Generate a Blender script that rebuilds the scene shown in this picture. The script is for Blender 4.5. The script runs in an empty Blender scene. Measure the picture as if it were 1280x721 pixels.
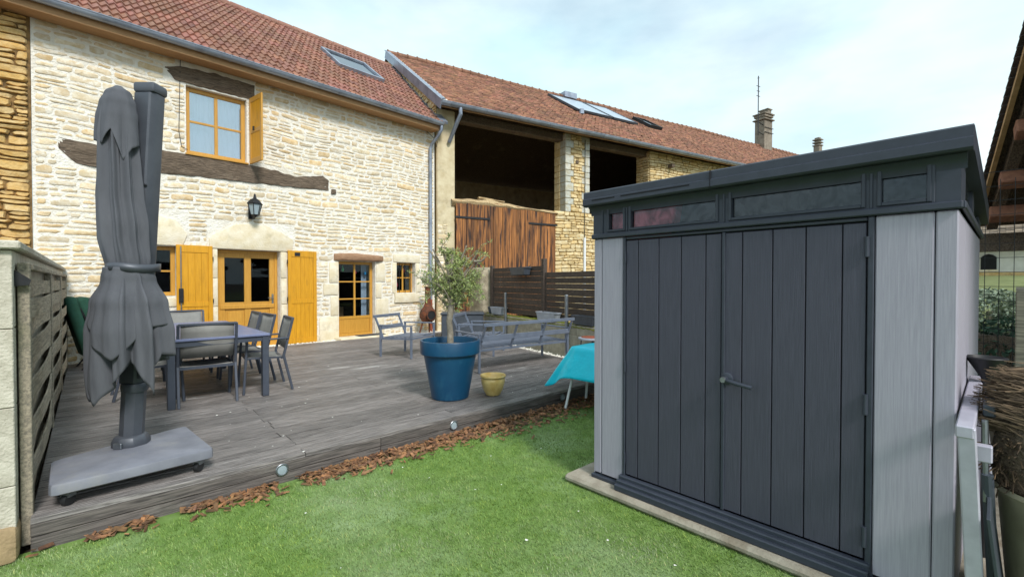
import bpy, bmesh, math, random
import numpy as np
from mathutils import Vector, Matrix, noise as mnoise

R = math.radians
rnd = random.Random(7)
scn = bpy.context.scene
col = scn.collection

# ------------------------------------------------------------------ camera, sky, sun, exposure
cam_d = bpy.data.cameras.new('camera'); cam = bpy.data.objects.new('camera', cam_d); col.objects.link(cam)
cam_d.sensor_width = 36; cam_d.lens = 573 / 1280 * 36; cam_d.clip_start = .05; cam_d.clip_end = 2000
cam.location = (0, 0, 1.55); cam.rotation_euler = (R(90 - .85), 0, R(47.26 - 90))
scn.camera = cam
SUN_AZ, SUN_EL = R(-100), R(42)          # direction towards the sun: world angle from +X, elevation
world = bpy.data.worlds.new('World'); scn.world = world; world.use_nodes = True
wt = world.node_tree; wt.nodes.clear()
w_out = wt.nodes.new('ShaderNodeOutputWorld'); w_bg = wt.nodes.new('ShaderNodeBackground')
w_sky = wt.nodes.new('ShaderNodeTexSky'); w_sky.sky_type = 'NISHITA'; w_sky.sun_disc = False
w_sky.sun_elevation = SUN_EL; w_sky.sun_rotation = R(90) - SUN_AZ
w_tc = wt.nodes.new('ShaderNodeTexCoord'); w_map = wt.nodes.new('ShaderNodeMapping')
w_map.inputs['Scale'].default_value = (1, 1, 2.6); w_map.inputs['Location'].default_value = (.35, 1.3, .2)
w_n = wt.nodes.new('ShaderNodeTexNoise'); w_n.inputs['Scale'].default_value = 1.7; w_n.inputs['Detail'].default_value = 7; w_n.inputs['Roughness'].default_value = .52
w_n2 = wt.nodes.new('ShaderNodeTexNoise'); w_n2.inputs['Scale'].default_value = 2.6; w_n2.inputs['Detail'].default_value = 6
w_r = wt.nodes.new('ShaderNodeValToRGB'); w_r.color_ramp.elements[0].position = .38; w_r.color_ramp.elements[1].position = .56
w_r.color_ramp.elements[0].color = (.62, .62, .62, 1)
w_c = wt.nodes.new('ShaderNodeValToRGB'); w_c.color_ramp.elements[0].position = .3; w_c.color_ramp.elements[1].position = .7
w_c.color_ramp.elements[0].color = (4.1, 5.7, 6.15, 1); w_c.color_ramp.elements[1].color = (6.0, 6.75, 6.9, 1)
w_mix = wt.nodes.new('ShaderNodeMixRGB')
L = wt.links.new
L(w_tc.outputs['Generated'], w_map.inputs[0]); L(w_map.outputs[0], w_n.inputs['Vector']); L(w_map.outputs[0], w_n2.inputs['Vector'])
L(w_n.outputs['Fac'], w_r.inputs[0]); L(w_n2.outputs['Fac'], w_c.inputs[0])
L(w_r.outputs[0], w_mix.inputs[0]); L(w_sky.outputs[0], w_mix.inputs[1]); L(w_c.outputs[0], w_mix.inputs[2])
L(w_mix.outputs[0], w_bg.inputs[0]); w_bg.inputs[1].default_value = .11; L(w_bg.outputs[0], w_out.inputs[0])
sun_d = bpy.data.lights.new('sun', 'SUN'); sun = bpy.data.objects.new('sun', sun_d); col.objects.link(sun)
sun_d.energy = 2.0; sun_d.angle = R(12); sun_d.color = (1, .97, .93)
sun.rotation_euler = Vector((-math.cos(SUN_EL) * math.cos(SUN_AZ), -math.cos(SUN_EL) * math.sin(SUN_AZ), -math.sin(SUN_EL))).to_track_quat('-Z', 'Y').to_euler()
scn.view_settings.view_transform = 'Standard'; scn.view_settings.look = 'None'
scn.view_settings.exposure = .72; scn.view_settings.gamma = 1
scn.view_settings.use_curve_mapping = False

# ------------------------------------------------------------------ materials
def C(h, k=1.0):
    h = h.lstrip('#'); v = [int(h[i:i + 2], 16) / 255 for i in (0, 2, 4)]
    return tuple(k * (x / 12.92 if x <= .04045 else ((x + .055) / 1.055) ** 2.4) for x in v) + (1,)

M = {}
def pm(name, c1, c2=None, scale=6, stretch=(1, 1, 1), rough=.7, rough2=None, bump=.2, bscale=None, bdist=.01, metal=0, spec=.5,
       tint=False, rand=.0, c3=None, s3=1.2, t3=(.5, .7), detail=5, coat=0, trans=0, lo=.35, hi=.65, local=False, v3=None):
    """noise-mixed surface; tint multiplies the 'tint' attribute, rand varies value from object to object, c3 is a large-scale stain"""
    m = bpy.data.materials.new(name); m.use_nodes = True; t = m.node_tree; b = t.nodes['Principled BSDF']; K = t.links.new
    N = t.nodes.new
    oi = N('ShaderNodeObjectInfo')
    if local: tc = N('ShaderNodeTexCoord'); src = tc.outputs['Object']
    else: g = N('ShaderNodeNewGeometry'); src = g.outputs['Position']
    mp = N('ShaderNodeMapping'); mp.inputs['Scale'].default_value = stretch; K(src, mp.inputs[0])
    cmb = N('ShaderNodeVectorMath'); cmb.operation = 'MULTIPLY_ADD'; cmb.inputs[1].default_value = (37, 53, 71)
    sep = N('ShaderNodeCombineXYZ'); [K(oi.outputs['Random'], sep.inputs[i]) for i in range(3)]
    K(sep.outputs[0], cmb.inputs[0]); K(mp.outputs[0], cmb.inputs[2])
    vec = cmb.outputs[0]
    n1 = N('ShaderNodeTexNoise'); n1.inputs['Scale'].default_value = scale; n1.inputs['Detail'].default_value = detail; n1.inputs['Roughness'].default_value = .6
    K(vec, n1.inputs['Vector'])
    mr = N('ShaderNodeMapRange'); mr.inputs[1].default_value = lo; mr.inputs[2].default_value = hi; K(n1.outputs['Fac'], mr.inputs[0])
    mx = N('ShaderNodeMixRGB'); mx.inputs[1].default_value = c1; mx.inputs[2].default_value = c2 or c1; K(mr.outputs[0], mx.inputs[0])
    c = mx.outputs[0]
    if c3:
        n3 = N('ShaderNodeTexNoise'); n3.inputs['Scale'].default_value = s3; n3.inputs['Detail'].default_value = 6; n3.inputs['Roughness'].default_value = .65
        if v3: m3p = N('ShaderNodeMapping'); m3p.inputs['Scale'].default_value = v3; K(src, m3p.inputs[0]); K(m3p.outputs[0], n3.inputs['Vector'])
        else: K(src, n3.inputs['Vector'])
        r3 = N('ShaderNodeMapRange'); r3.inputs[1].default_value = t3[0]; r3.inputs[2].default_value = t3[1]; K(n3.outputs['Fac'], r3.inputs[0])
        m3 = N('ShaderNodeMixRGB'); m3.inputs[2].default_value = c3; K(r3.outputs[0], m3.inputs[0]); K(c, m3.inputs[1]); c = m3.outputs[0]
    if tint:
        at = N('ShaderNodeAttribute'); at.attribute_name = 'tint'
        mt = N('ShaderNodeMixRGB'); mt.blend_type = 'MULTIPLY'; mt.inputs[0].default_value = 1; K(c, mt.inputs[1]); K(at.outputs['Color'], mt.inputs[2]); c = mt.outputs[0]
    if rand:
        hs = N('ShaderNodeHueSaturation'); rv = N('ShaderNodeMapRange'); rv.inputs[3].default_value = 1 - rand; rv.inputs[4].default_value = 1 + rand
        K(oi.outputs['Random'], rv.inputs[0]); K(rv.outputs[0], hs.inputs['Value']); K(c, hs.inputs['Color']); c = hs.outputs[0]
    K(c, b.inputs['Base Color'])
    b.inputs['Metallic'].default_value = metal; b.inputs['Specular IOR Level'].default_value = spec
    if rough2 is None: b.inputs['Roughness'].default_value = rough
    else:
        rr = N('ShaderNodeMapRange'); rr.inputs[3].default_value = rough; rr.inputs[4].default_value = rough2; K(n1.outputs['Fac'], rr.inputs[0]); K(rr.outputs[0], b.inputs['Roughness'])
    if coat: b.inputs['Coat Weight'].default_value = coat
    if trans: b.inputs['Transmission Weight'].default_value = trans
    if bump:
        nb = n1
        if bscale:
            nb = N('ShaderNodeTexNoise'); nb.inputs['Scale'].default_value = bscale; nb.inputs['Detail'].default_value = 6; K(vec, nb.inputs['Vector'])
        bp = N('ShaderNodeBump'); bp.inputs['Strength'].default_value = bump; bp.inputs['Distance'].default_value = bdist
        K(nb.outputs['Fac'], bp.inputs['Height']); K(bp.outputs[0], b.inputs['Normal'])
    M[name] = m; return m

def glass(name, tint, fac=.12, rough=.02, frost=None):
    """thin pane: mostly see-through with sky reflections"""
    m = bpy.data.materials.new(name); m.use_nodes = True; t = m.node_tree; t.nodes.clear(); N = t.nodes.new; K = t.links.new
    o = N('ShaderNodeOutputMaterial'); tr = N('ShaderNodeBsdfTransparent'); tr.inputs[0].default_value = tint
    gl = N('ShaderNodeBsdfGlossy'); gl.inputs['Roughness'].default_value = rough; gl.inputs[0].default_value = (.9, .95, 1, 1)
    fr = N('ShaderNodeFresnel'); fr.inputs[0].default_value = 1.3 if fac < .1 else 1.5
    ad = N('ShaderNodeMath'); ad.inputs[1].default_value = fac; K(fr.outputs[0], ad.inputs[0]); ad.use_clamp = True
    mx = N('ShaderNodeMixShader'); K(ad.outputs[0], mx.inputs[0]); K(tr.outputs[0], mx.inputs[1]); K(gl.outputs[0], mx.inputs[2])
    last = mx.outputs[0]
    if frost:
        df = N('ShaderNodeBsdfDiffuse'); df.inputs[0].default_value = frost
        g = N('ShaderNodeNewGeometry'); ns = N('ShaderNodeTexNoise'); ns.inputs['Scale'].default_value = 7; ns.inputs['Detail'].default_value = 5; ns.inputs['Distortion'].default_value = 3
        K(g.outputs['Position'], ns.inputs['Vector'])
        mr = N('ShaderNodeMapRange'); mr.inputs[1].default_value = .42; mr.inputs[2].default_value = .7; mr.inputs[3].default_value = .02; mr.inputs[4].default_value = .28; K(ns.outputs['Fac'], mr.inputs[0])
        m2 = N('ShaderNodeMixShader'); K(mr.outputs[0], m2.inputs[0]); K(last, m2.inputs[1]); K(df.outputs[0], m2.inputs[2]); last = m2.outputs[0]
    K(last, o.inputs[0]); M[name] = m

pm('mortar', C('#ebe7dd'), C('#ddd6c8'), 7, rough=.95, bump=.9, bscale=26, bdist=.03, c3=C('#c9bea8'), s3=1.6, t3=(.56, .8))
pm('stone', C('#cbb896'), C('#ded4c0'), 9, rough=.9, bump=.8, bscale=30, bdist=.012, tint=True, c3=C('#e4ded1'), s3=8, t3=(.5, .62))
pm('drystone', C('#c9a567'), C('#d8bd8c'), 8, rough=.92, bump=.8, bscale=24, bdist=.02, tint=True, c3=C('#8b7450'), s3=3, t3=(.55, .75))
pm('dryjoint', C('#5d4a30'), C('#8b6d42'), 14, rough=.95, bump=.5)
pm('barnjoint', C('#9a8257'), C('#b39c6d'), 14, rough=.95, bump=.5)
pm('barnstone', C('#cdb483'), C('#dfd0ab'), 8, rough=.92, bump=.7, bscale=24, bdist=.015, tint=True)
pm('dressed', C('#e6dcc6'), C('#d8c9a8'), 6, rough=.9, bump=.7, bscale=40, bdist=.012, c3=C('#bdb195'), s3=4, t3=(.55, .75), rand=.05)
pm('plaster', C('#d5c8a8'), C('#bfae8b'), 4, rough=.95, bump=.4, bscale=20, c3=C('#8f8269'), s3=1.6, t3=(.55, .8))
pm('oldbeam', C('#4f4338'), C('#837260'), 5, (1.2, 16, 16), rough=.9, bump=1, bdist=.03, c3=C('#958674'), s3=2, t3=(.58, .8))
pm('lintelwood', C('#8a674c'), C('#ab886a'), 6, (1.5, 14, 14), rough=.9, bump=.8, bdist=.02)
pm('tile', C('#81594b'), C('#9c7260'), 7, rough=.7, bump=.25, bscale=40, tint=True, c3=C('#5f473d'), s3=2.2, t3=(.55, .8))
pm('barntile', C('#744f3c'), C('#956d56'), 5, rough=.85, bump=.2, tint=True, c3=C('#5a4336'), s3=.8, t3=(.5, .8))
pm('zinc', C('#a2aab8'), C('#8f97a6'), 3, rough=.45, bump=.05, metal=.55, c3=C('#7c8492'), s3=3, t3=(.5, .7))
pm('soffit', C('#a07a55'), C('#b58d64'), 5, (1, 12, 12), rough=.8, bump=.3)
pm('yellowpaint', C('#d79a16'), C('#c68b10'), 5, (9, 9, .7), rough=.55, bump=.3, bdist=.005, rand=.03, c3=C('#a37416'), s3=3, t3=(.56, .8), v3=(2, 2, .6))
pm('honeywood', C('#c8953f'), C('#b98632'), 6, (10, 10, .8), rough=.42, bump=.15, bdist=.004, rand=.05)
pm('iron', C('#1c1d20'), C('#2a2b2e'), 20, rough=.5, bump=.1, metal=.3)
pm('steel', C('#9da1a6'), C('#84898f'), 12, rough=.4, bump=.02, metal=.9)
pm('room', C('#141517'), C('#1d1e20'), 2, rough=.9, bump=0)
pm('roomfloor', C('#3a322c'), C('#2c2622'), 4, rough=.6, bump=0)
pm('curtain', C('#d9dde4'), C('#c9ced6'), 5, (20, 1, 1), rough=.9, bump=.2)
pm('deckwood', C('#454140'), C('#8f8986'), 5, (1.0, 26, 26), rough=.6, rough2=.4, bump=.7, bdist=.008, rand=.2, c3=C('#bdbab7'), s3=1.3, t3=(.6, .75), v3=(.6, 1.6, 1))
pm('fascia', C('#3f3b39'), C('#726b66'), 5, (1.1, 1, 22), rough=.8, bump=.5, bdist=.006, rand=.1, c3=C('#8b8680'), s3=2.2, t3=(.58, .75), v3=(.6, 1, 2.5))
pm('fencewood', C('#7d776b'), C('#b5a994'), 5, (16, 1.0, 16), rough=.88, bump=.6, bdist=.006, rand=.14, c3=C('#6d7052'), s3=2.5, t3=(.58, .8))
pm('darkfence', C('#37302c'), C('#57493f'), 5, (10, 1.2, 16), rough=.85, bump=.5, bdist=.006, rand=.18, c3=C('#6a6058'), s3=3, t3=(.6, .8))
pm('gatewood', C('#4c2a1a'), C('#b87a40'), 3, (15, 15, .35), rough=.75, bump=.7, bdist=.012, rand=.36, c3=C('#33211c'), s3=2.2, t3=(.5, .61), lo=.35, hi=.65, v3=(6, 6, .5))
pm('block', C('#cdc7b8'), C('#b3ad9d'), 12, rough=.95, bump=.8, bscale=70, bdist=.01, rand=.05, c3=C('#9b9482'), s3=2.5, t3=(.58, .82))
pm('footing', C('#b39a76'), C('#8f7b5d'), 9, rough=.95, bump=.7, bscale=40, bdist=.012)
pm('blockmoss', C('#8f8b7c'), C('#a7a191'), 8, rough=.95, bump=.6, bscale=50, bdist=.008, rand=.08, c3=C('#77754a'), s3=3, t3=(.62, .8))
pm('roughcast', C('#a89b84'), C('#8d826c'), 10, rough=.97, bump=.9, bscale=45, bdist=.03, c3=C('#c9bca2'), s3=4, t3=(.5, .7))
pm('concrete', C('#a39b8c'), C('#8a8172'), 8, rough=.95, bump=.6, bscale=60, bdist=.008, c3=C('#6d5d49'), s3=3, t3=(.52, .75))
pm('moss', C('#7d7d1e'), C('#5c6420'), 25, rough=.95, bump=.6)
pm('soil', C('#4a4034'), C('#5d5142'), 6, rough=.95, bump=.4)
pm('turf', C('#5a7830'), C('#738f48'), 9, rough=.95, bump=.6, bscale=120, bdist=.01, c3=C('#8ba072'), s3=1.1, t3=(.48, .7))
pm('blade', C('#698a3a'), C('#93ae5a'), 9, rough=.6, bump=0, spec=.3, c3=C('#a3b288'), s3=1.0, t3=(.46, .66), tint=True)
pm('chip', C('#98704f'), C('#5d4536'), 20, rough=.85, bump=.2, tint=True)
pm('gravel', C('#eeebe4'), C('#d2cdc3'), 40, rough=.9, bump=.3, tint=True)
pm('petal', C('#e8e6df'), None, 10, rough=.8, bump=0)
pm('shedlight', C('#a8a4b0'), C('#9a96a3'), 7, (30, 30, .8), rough=.62, bump=.25, bdist=.003)
pm('sheddark', C('#4b4b59'), C('#40404d'), 7, (40, 40, .8), rough=.55, bump=.5, bdist=.004)
pm('shedtrim', C('#373c48'), C('#313641'), 14, rough=.5, bump=.12, bdist=.002)
pm('shedgap', C('#121318'), None, 5, rough=.9, bump=0)
pm('redcloth', C('#e0505c'), C('#cc3f4c'), 3, rough=.7, bump=.2)
pm('bluething', C('#3f6bd0'), None, 3, rough=.5, bump=0)
pm('canvas', C('#4e5056'), C('#595b61'), 3, (3, 3, .8), rough=.9, bump=.3, bdist=.03)
pm('mast', C('#53575f'), C('#4b4f57'), 8, rough=.45, bump=.06, metal=.25)
pm('basegrey', C('#7f818b'), C('#71737d'), 6, rough=.5, rough2=.62, bump=.12, bscale=60, bdist=.002, c3=C('#8b8a8a'), s3=3, t3=(.55, .75))
pm('black', C('#1d1e20'), C('#26272a'), 8, rough=.5, bump=.05)
pm('chairframe', C('#4d535f'), C('#464c58'), 9, rough=.45, bump=.04, metal=.2)
pm('sling', C('#8d8c88'), C('#7d7c79'), 5, (1, 1, 1), rough=.8, bump=.3, bscale=240, bdist=.002)
pm('tabletop', C('#7a82a2'), C('#707898'), 5, rough=.28, rough2=.4, bump=.04)
pm('benchmetal', C('#7e8798'), C('#717a8b'), 8, rough=.42, bump=.05, metal=.3)
pm('bluepot', C('#10496a'), C('#0d4263'), 6, rough=.42, bump=.08, c3=C('#2b5d78'), s3=5, t3=(.56, .8), v3=(1.5, 1.5, .5))
pm('yellowpot', C('#dcc482'), C('#c4a45c'), 9, rough=.3, bump=.08, coat=.4)
pm('bark', C('#9a9182'), C('#7b7264'), 14, rough=.95, bump=.8, bscale=40, bdist=.012)
pm('olive', C('#7a9050'), C('#a2b27a'), 30, rough=.6, bump=0, tint=True)
pm('rust', C('#7a4326'), C('#3c2a22'), 12, rough=.85, bump=.4)
pm('tarp', C('#12d4ec'), C('#0ecbe6'), 3, rough=.35, bump=.35, bscale=13, bdist=.025)
pm('whitemetal', C('#e3e6e8'), None, 3, rough=.35, bump=0)
pm('planterlight', C('#a7adb8'), C('#989eaa'), 6, rough=.5, bump=.05)
pm('planterdark', C('#3a4048'), C('#454b54'), 6, rough=.5, bump=.05)
pm('greencushion', C('#1f4a3c'), C('#19402f'), 8, rough=.9, bump=.2)
pm('alu', C('#bbb8c6'), C('#a9a6b4'), 9, rough=.5, bump=.06, metal=.1)
pm('twig', C('#75624f'), C('#4a3d32'), 25, rough=.9, bump=.2, tint=True)
pm('tub', C('#96907a'), C('#807a66'), 6, rough=.7, bump=.15)
pm('hangarwood', C('#7a5040'), C('#96674f'), 6, (3, 3, 3), rough=.85, bump=.4)
pm('battenwood', C('#c4a074'), C('#ab875c'), 7, rough=.75, bump=.2)
pm('darktile', C('#4d4544'), C('#5e5350'), 9, rough=.85, bump=.3, rand=.12)
pm('farwall', C('#dcdcd6'), C('#c5c5bd'), 2, rough=.95, bump=.1)
pm('farroof', C('#75675a'), C('#948471'), 3, (1, 1, 1), rough=.9, bump=.3, tint=True)
pm('hedge', C('#2c4433'), C('#42604a'), 6, rough=.8, bump=0, tint=True)
pm('farbush', C('#6c7a6a'), C('#8d9a80'), 6, rough=.8, bump=0, tint=True)
pm('chimney', C('#8f8577'), C('#776d60'), 5, rough=.95, bump=.4, c3=C('#5b534a'), s3=1.4, t3=(.5, .75))
pm('solar', C('#b4c0cc'), C('#a5b2c0'), 2, rough=.25, bump=0, metal=.3)
pm('straw', C('#a58a62'), C('#c6b08a'), 20, rough=.95, bump=.6)
pm('clay', C('#9a5138'), C('#7e412c'), 8, rough=.85, bump=.2)
pm('mat', C('#4a4a4c'), C('#3a3a3c'), 40, rough=.95, bump=.4)
pm('pasture', C('#626b3c'), C('#767c4c'), 2, rough=.95, bump=.2)
glass('glass', (.8, .85, .88, 1), .0)
glass('skyglass', (.85, .9, .92, 1), .30)
glass('polyglass', (.85, .87, .9, 1), .02, .1, frost=(.05, .055, .065, 1))
glass('roofglass', (.3, .32, .34, 1), .1)
def lamp_glass():
    m = bpy.data.materials.new('lampglass'); m.use_nodes = True; b = m.node_tree.nodes['Principled BSDF']
    b.inputs['Base Color'].default_value = (.3, .37, .4, 1); b.inputs['Roughness'].default_value = .35; M['lampglass'] = m
lamp_glass()
for n, c in (('beadgreen', '#49c06a'), ('beadred', '#d8354f'), ('beadblue', '#4aa9d8')): pm(n, C(c), None, 3, rough=.2, bump=0)

# ------------------------------------------------------------------ mesh helpers
class MB:
    def __init__(s): s.v = []; s.f = []; s.t = []          # vertices, faces, per-vertex tint
    def add(s, vs, fs, tint=(1, 1, 1)):
        o = len(s.v); s.v += [tuple(v) for v in vs]; s.f += [tuple(i + o for i in f) for f in fs]; s.t += [tint] * len(vs); return s
    def box(s, x0, x1, y0, y1, z0, z1, tint=(1, 1, 1)):
        return s.add([(x0, y0, z0), (x1, y0, z0), (x1, y1, z0), (x0, y1, z0), (x0, y0, z1), (x1, y0, z1), (x1, y1, z1), (x0, y1, z1)],
                     [(0, 3, 2, 1), (4, 5, 6, 7), (0, 1, 5, 4), (1, 2, 6, 5), (2, 3, 7, 6), (3, 0, 4, 7)], tint)
    def bar(s, p, q, w, h, up=(0, 0, 1), tint=(1, 1, 1)):
        p = Vector(p); q = Vector(q); d = (q - p).normalized(); u = Vector(up)
        if abs(d.dot(u)) > .98: u = Vector((1, 0, 0))
        a = d.cross(u).normalized(); b = a.cross(d).normalized(); vs = []
        for c in (p, q):
            for i, j in ((-1, -1), (1, -1), (1, 1), (-1, 1)): vs.append(c + a * (i * w / 2) + b * (j * h / 2))
        return s.add(vs, [(3, 2, 1, 0), (4, 5, 6, 7), (0, 1, 5, 4), (1, 2, 6, 5), (2, 3, 7, 6), (3, 0, 4, 7)], tint)
    def tube(s, pts, r, n=8, caps=True, tint=(1, 1, 1)):
        pts = [Vector(p) for p in pts]; rs = r if isinstance(r, (list, tuple)) else [r] * len(pts); vs = []; fs = []; a = None
        for i, p in enumerate(pts):
            d = (pts[min(i + 1, len(pts) - 1)] - pts[max(i - 1, 0)]).normalized()
            if a is None: a = d.orthogonal().normalized()
            a = (a - d * a.dot(d)).normalized(); b = d.cross(a)
            for k in range(n):
                th = 2 * math.pi * k / n; vs.append(p + (a * math.cos(th) + b * math.sin(th)) * rs[i])
        for i in range(len(pts) - 1):
            for k in range(n):
                k2 = (k + 1) % n; fs.append((i * n + k, i * n + k2, (i + 1) * n + k2, (i + 1) * n + k))
        if caps: fs.append(tuple(range(n))[::-1]); fs.append(tuple((len(pts) - 1) * n + k for k in range(n)))
        return s.add(vs, fs, tint)
    def lathe(s, prof, n=24, c=(0, 0, 0), axis='z', cap=True, tint=(1, 1, 1)):
        vs = []; fs = []; m = len(prof)
        for r, h in prof:
            for k in range(n):
                th = 2 * math.pi * k / n; x, y = r * math.cos(th), r * math.sin(th)
                vs.append({'z': (x, y, h), 'y': (x, h, y), 'x': (h, x, y)}[axis])
        vs = [(v[0] + c[0], v[1] + c[1], v[2] + c[2]) for v in vs]
        for i in range(m - 1):
            for k in range(n):
                k2 = (k + 1) % n; q = (i * n + k, i * n + k2, (i + 1) * n + k2, (i + 1) * n + k)
                fs.append(q[::-1] if axis == 'y' else q)
        if cap:
            fs.append(tuple(range(n))[::-1]); fs.append(tuple((m - 1) * n + k for k in range(n)))
        return s.add(vs, fs, tint)
    def prism(s, poly, y0, y1, tint=(1, 1, 1)):
        """poly in (x,z), extruded along y (y0 front)"""
        n = len(poly); vs = [(x, y0, z) for x, z in poly] + [(x, y1, z) for x, z in poly]
        fs = [tuple(range(n)), tuple(range(n, 2 * n))[::-1]] + [(i + n, (i + 1) % n + n, (i + 1) % n, i) for i in range(n)]
        return s.add(vs, fs, tint)
    def xf(s, m):
        s.v = [tuple(m @ Vector(v)) for v in s.v]; return s
    def mesh(s, name, mat, bev=0, smooth=35, seg=1):
        me = bpy.data.meshes.new(name); me.from_pydata(s.v, [], s.f)
        if any(t != (1, 1, 1) for t in s.t) or mat in TINTED:
            a = me.color_attributes.new('tint', 'FLOAT_COLOR', 'POINT')
            a.data.foreach_set('color', np.array([(*t, 1) for t in s.t], 'f').ravel())
        bm = bmesh.new(); bm.from_mesh(me); bmesh.ops.recalc_face_normals(bm, faces=bm.faces)
        if bev:
            es = [e for e in bm.edges if len(e.link_faces) == 2 and e.calc_face_angle(0) > .6]
            bmesh.ops.bevel(bm, geom=es, offset=bev, segments=seg, affect='EDGES', profile=.5, clamp_overlap=True)
        bm.to_mesh(me); bm.free()
        if smooth:
            me.polygons.foreach_set('use_smooth', [True] * len(me.polygons)); me.set_sharp_from_angle(angle=R(smooth))
        me.materials.append(M[mat]); return me
    def build(s, name, mat, parent=None, bev=0, smooth=35, kind=None, seg=1):
        return link(name, s.mesh(name, mat, bev, smooth, seg), parent, kind)
TINTED = {'stone', 'drystone', 'barnstone', 'tile', 'barntile', 'blade', 'chip', 'gravel', 'olive', 'twig', 'hedge', 'farbush', 'farroof'}

def link(name, me, parent=None, kind=None):
    o = bpy.data.objects.new(name, me); col.objects.link(o); o.parent = parent
    if kind: o['kind'] = kind
    return o
def tag(o, label, cat, group=None):
    o['label'] = label; o['category'] = cat
    if group: o['group'] = group
    return o
def thing(name, label, cat, loc=(0, 0, 0), rz=0, group=None):
    o = bpy.data.objects.new(name, None); col.objects.link(o); o.location = loc; o.rotation_euler = (0, 0, R(rz)); o.empty_display_size = .1
    return tag(o, label, cat, group)
def box(name, mat, parent, x0, x1, y0, y1, z0, z1, bev=.004, **k): return MB().box(x0, x1, y0, y1, z0, z1).build(name, mat, parent, bev, **k)
def dup(root, loc=None, rz=None, label=None):
    r = root.copy(); col.objects.link(r)
    if loc is not None: r.location = loc
    if rz is not None: r.rotation_euler = (0, 0, R(rz))
    if label: r['label'] = label
    for ch in root.children:
        c = ch.copy(); col.objects.link(c); c.parent = r
        for g in ch.children: d = g.copy(); col.objects.link(d); d.parent = c
    return r
def structure(o): o['kind'] = 'structure'; return o

def fast_mesh(name, verts, tris, mat, tint=None, parent=None, kind='stuff'):
    me = bpy.data.meshes.new(name); nv, nt, k = len(verts), len(tris), tris.shape[1]
    me.vertices.add(nv); me.vertices.foreach_set('co', verts.astype('f').ravel())
    me.loops.add(nt * k); me.loops.foreach_set('vertex_index', tris.astype('i').ravel())
    me.polygons.add(nt); me.polygons.foreach_set('loop_start', np.arange(0, nt * k, k, dtype='i')); me.update(calc_edges=True)
    if tint is not None:
        a = me.color_attributes.new('tint', 'FLOAT_COLOR', 'POINT'); a.data.foreach_set('color', np.c_[tint, np.ones(nv)].astype('f').ravel())
    me.materials.append(M[mat]); return link(name, me, parent, kind)

# ------------------------------------------------------------------ rubble stone laying
def lay(rg, s0, s1, z0, z1, excl, hh, ww, gap, depth, tints, split=.3, wave=.03):
    """stones (outline, depth, tint) in uneven courses over s0..s1, z0..z1, avoiding the rectangles in excl"""
    rows = [z0]
    while rows[-1] < z1 - hh[0] * .7: rows.append(min(z1, rows[-1] + rg.uniform(*hh)))
    rows[-1] = z1
    ph = [(rg.uniform(0, 6), rg.uniform(0, 6))]
    for _ in rows: ph.append((ph[-1][0] + rg.uniform(-.5, .5), ph[-1][1] + rg.uniform(-.7, .7)))
    def wv(i, s):
        if i == 0 or i == len(rows) - 1: return rows[i]
        return rows[i] + wave * (.6 * math.sin(s * 1.7 + ph[i][0]) + .5 * math.sin(s * 4.1 + ph[i][1]))
    out = []
    for i in range(len(rows) - 1):
        zl, zh = rows[i], rows[i + 1]; iv = [(s0, s1)]
        for (a, b, c, d) in excl:
            if d <= zl + .02 or c >= zh - .02: continue
            nv = []
            for (p, q) in iv:
                if b <= p or a >= q: nv.append((p, q)); continue
                if a - p > .05: nv.append((p, a))
                if q - b > .05: nv.append((b, q))
            iv = nv
        for (p, q) in iv:
            s = p
            while s < q - .03:
                w = rg.uniform(*ww) * (1.35 if rg.random() < .15 else 1); e = s + w
                if q - e < ww[0] * .7: e = q
                h = zh - zl
                parts = [(0, 1)]
                if h > max(hh[0] * 1.35, .12) and rg.random() < split: m = rg.uniform(.38, .62); parts = [(0, m), (m, 1)]
                for (a, b) in parts:
                    g = min(gap / 2 * rg.uniform(.6, 1.5), (b - a) * h * .24)
                    def P(ss, ff, dx, dz):
                        lo, hi = wv(i, ss), wv(i + 1, ss); return (ss + dx, lo + (hi - lo) * ff + dz)
                    j = lambda k: rg.uniform(-k, k)
                    hb = (b - a) * h; cx = min(.06, (e - s) * .22); cz = min(.03, hb * .25)
                    o = [P(s, a, g + cx * rg.random(), g + j(.006)), P((s + e) / 2, a, j(.05 * (e - s)), g + j(.012)), P(e, a, -g - cx * rg.random(), g + j(.006)),
                         P(e, a, -g + j(.008), g + cz + j(.01)), P(e, b, -g + j(.008), -g - cz * rg.random()), P(e, b, -g - cx * rg.random(), -g + j(.006)),
                         P((s + e) / 2, b, j(.05 * (e - s)), -g + j(.012)), P(s, b, g + cx * rg.random(), -g + j(.006)), P(s, b, g + j(.008), -g - cz - j(.01)), P(s, a, g + j(.008), g + cz * rg.random())]
                    t = rg.choice(tints); k = rg.uniform(.86, 1.08)
                    out.append((o, depth * rg.uniform(.5, 1.4), tuple(x * k for x in t), rg.random()))
                s = e
    return out
def stone_mb(mb, st, rg, y=0.0):
    o, d, t, _ = st; n = len(o); cx = sum(p[0] for p in o) / n; cz = sum(p[1] for p in o) / n
    tx, tz = rg.uniform(-.02, .02), rg.uniform(-.04, .04); k = rg.uniform(.8, .9)
    vs = [(x, y + .02, z) for x, z in o] + [(x, y - d * .45, z) for x, z in o]
    vs += [(cx + (x - cx) * k, y - d + tx * (x - cx) + tz * (z - cz), cz + (z - cz) * k) for x, z in o]
    fs = []
    for r in (0, n):
        for i in range(n): fs.append((r + i, r + (i + 1) % n, r + n + (i + 1) % n, r + n + i))
    fs.append(tuple(range(2 * n, 3 * n)))
    mb.add(vs, fs, t)
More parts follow.
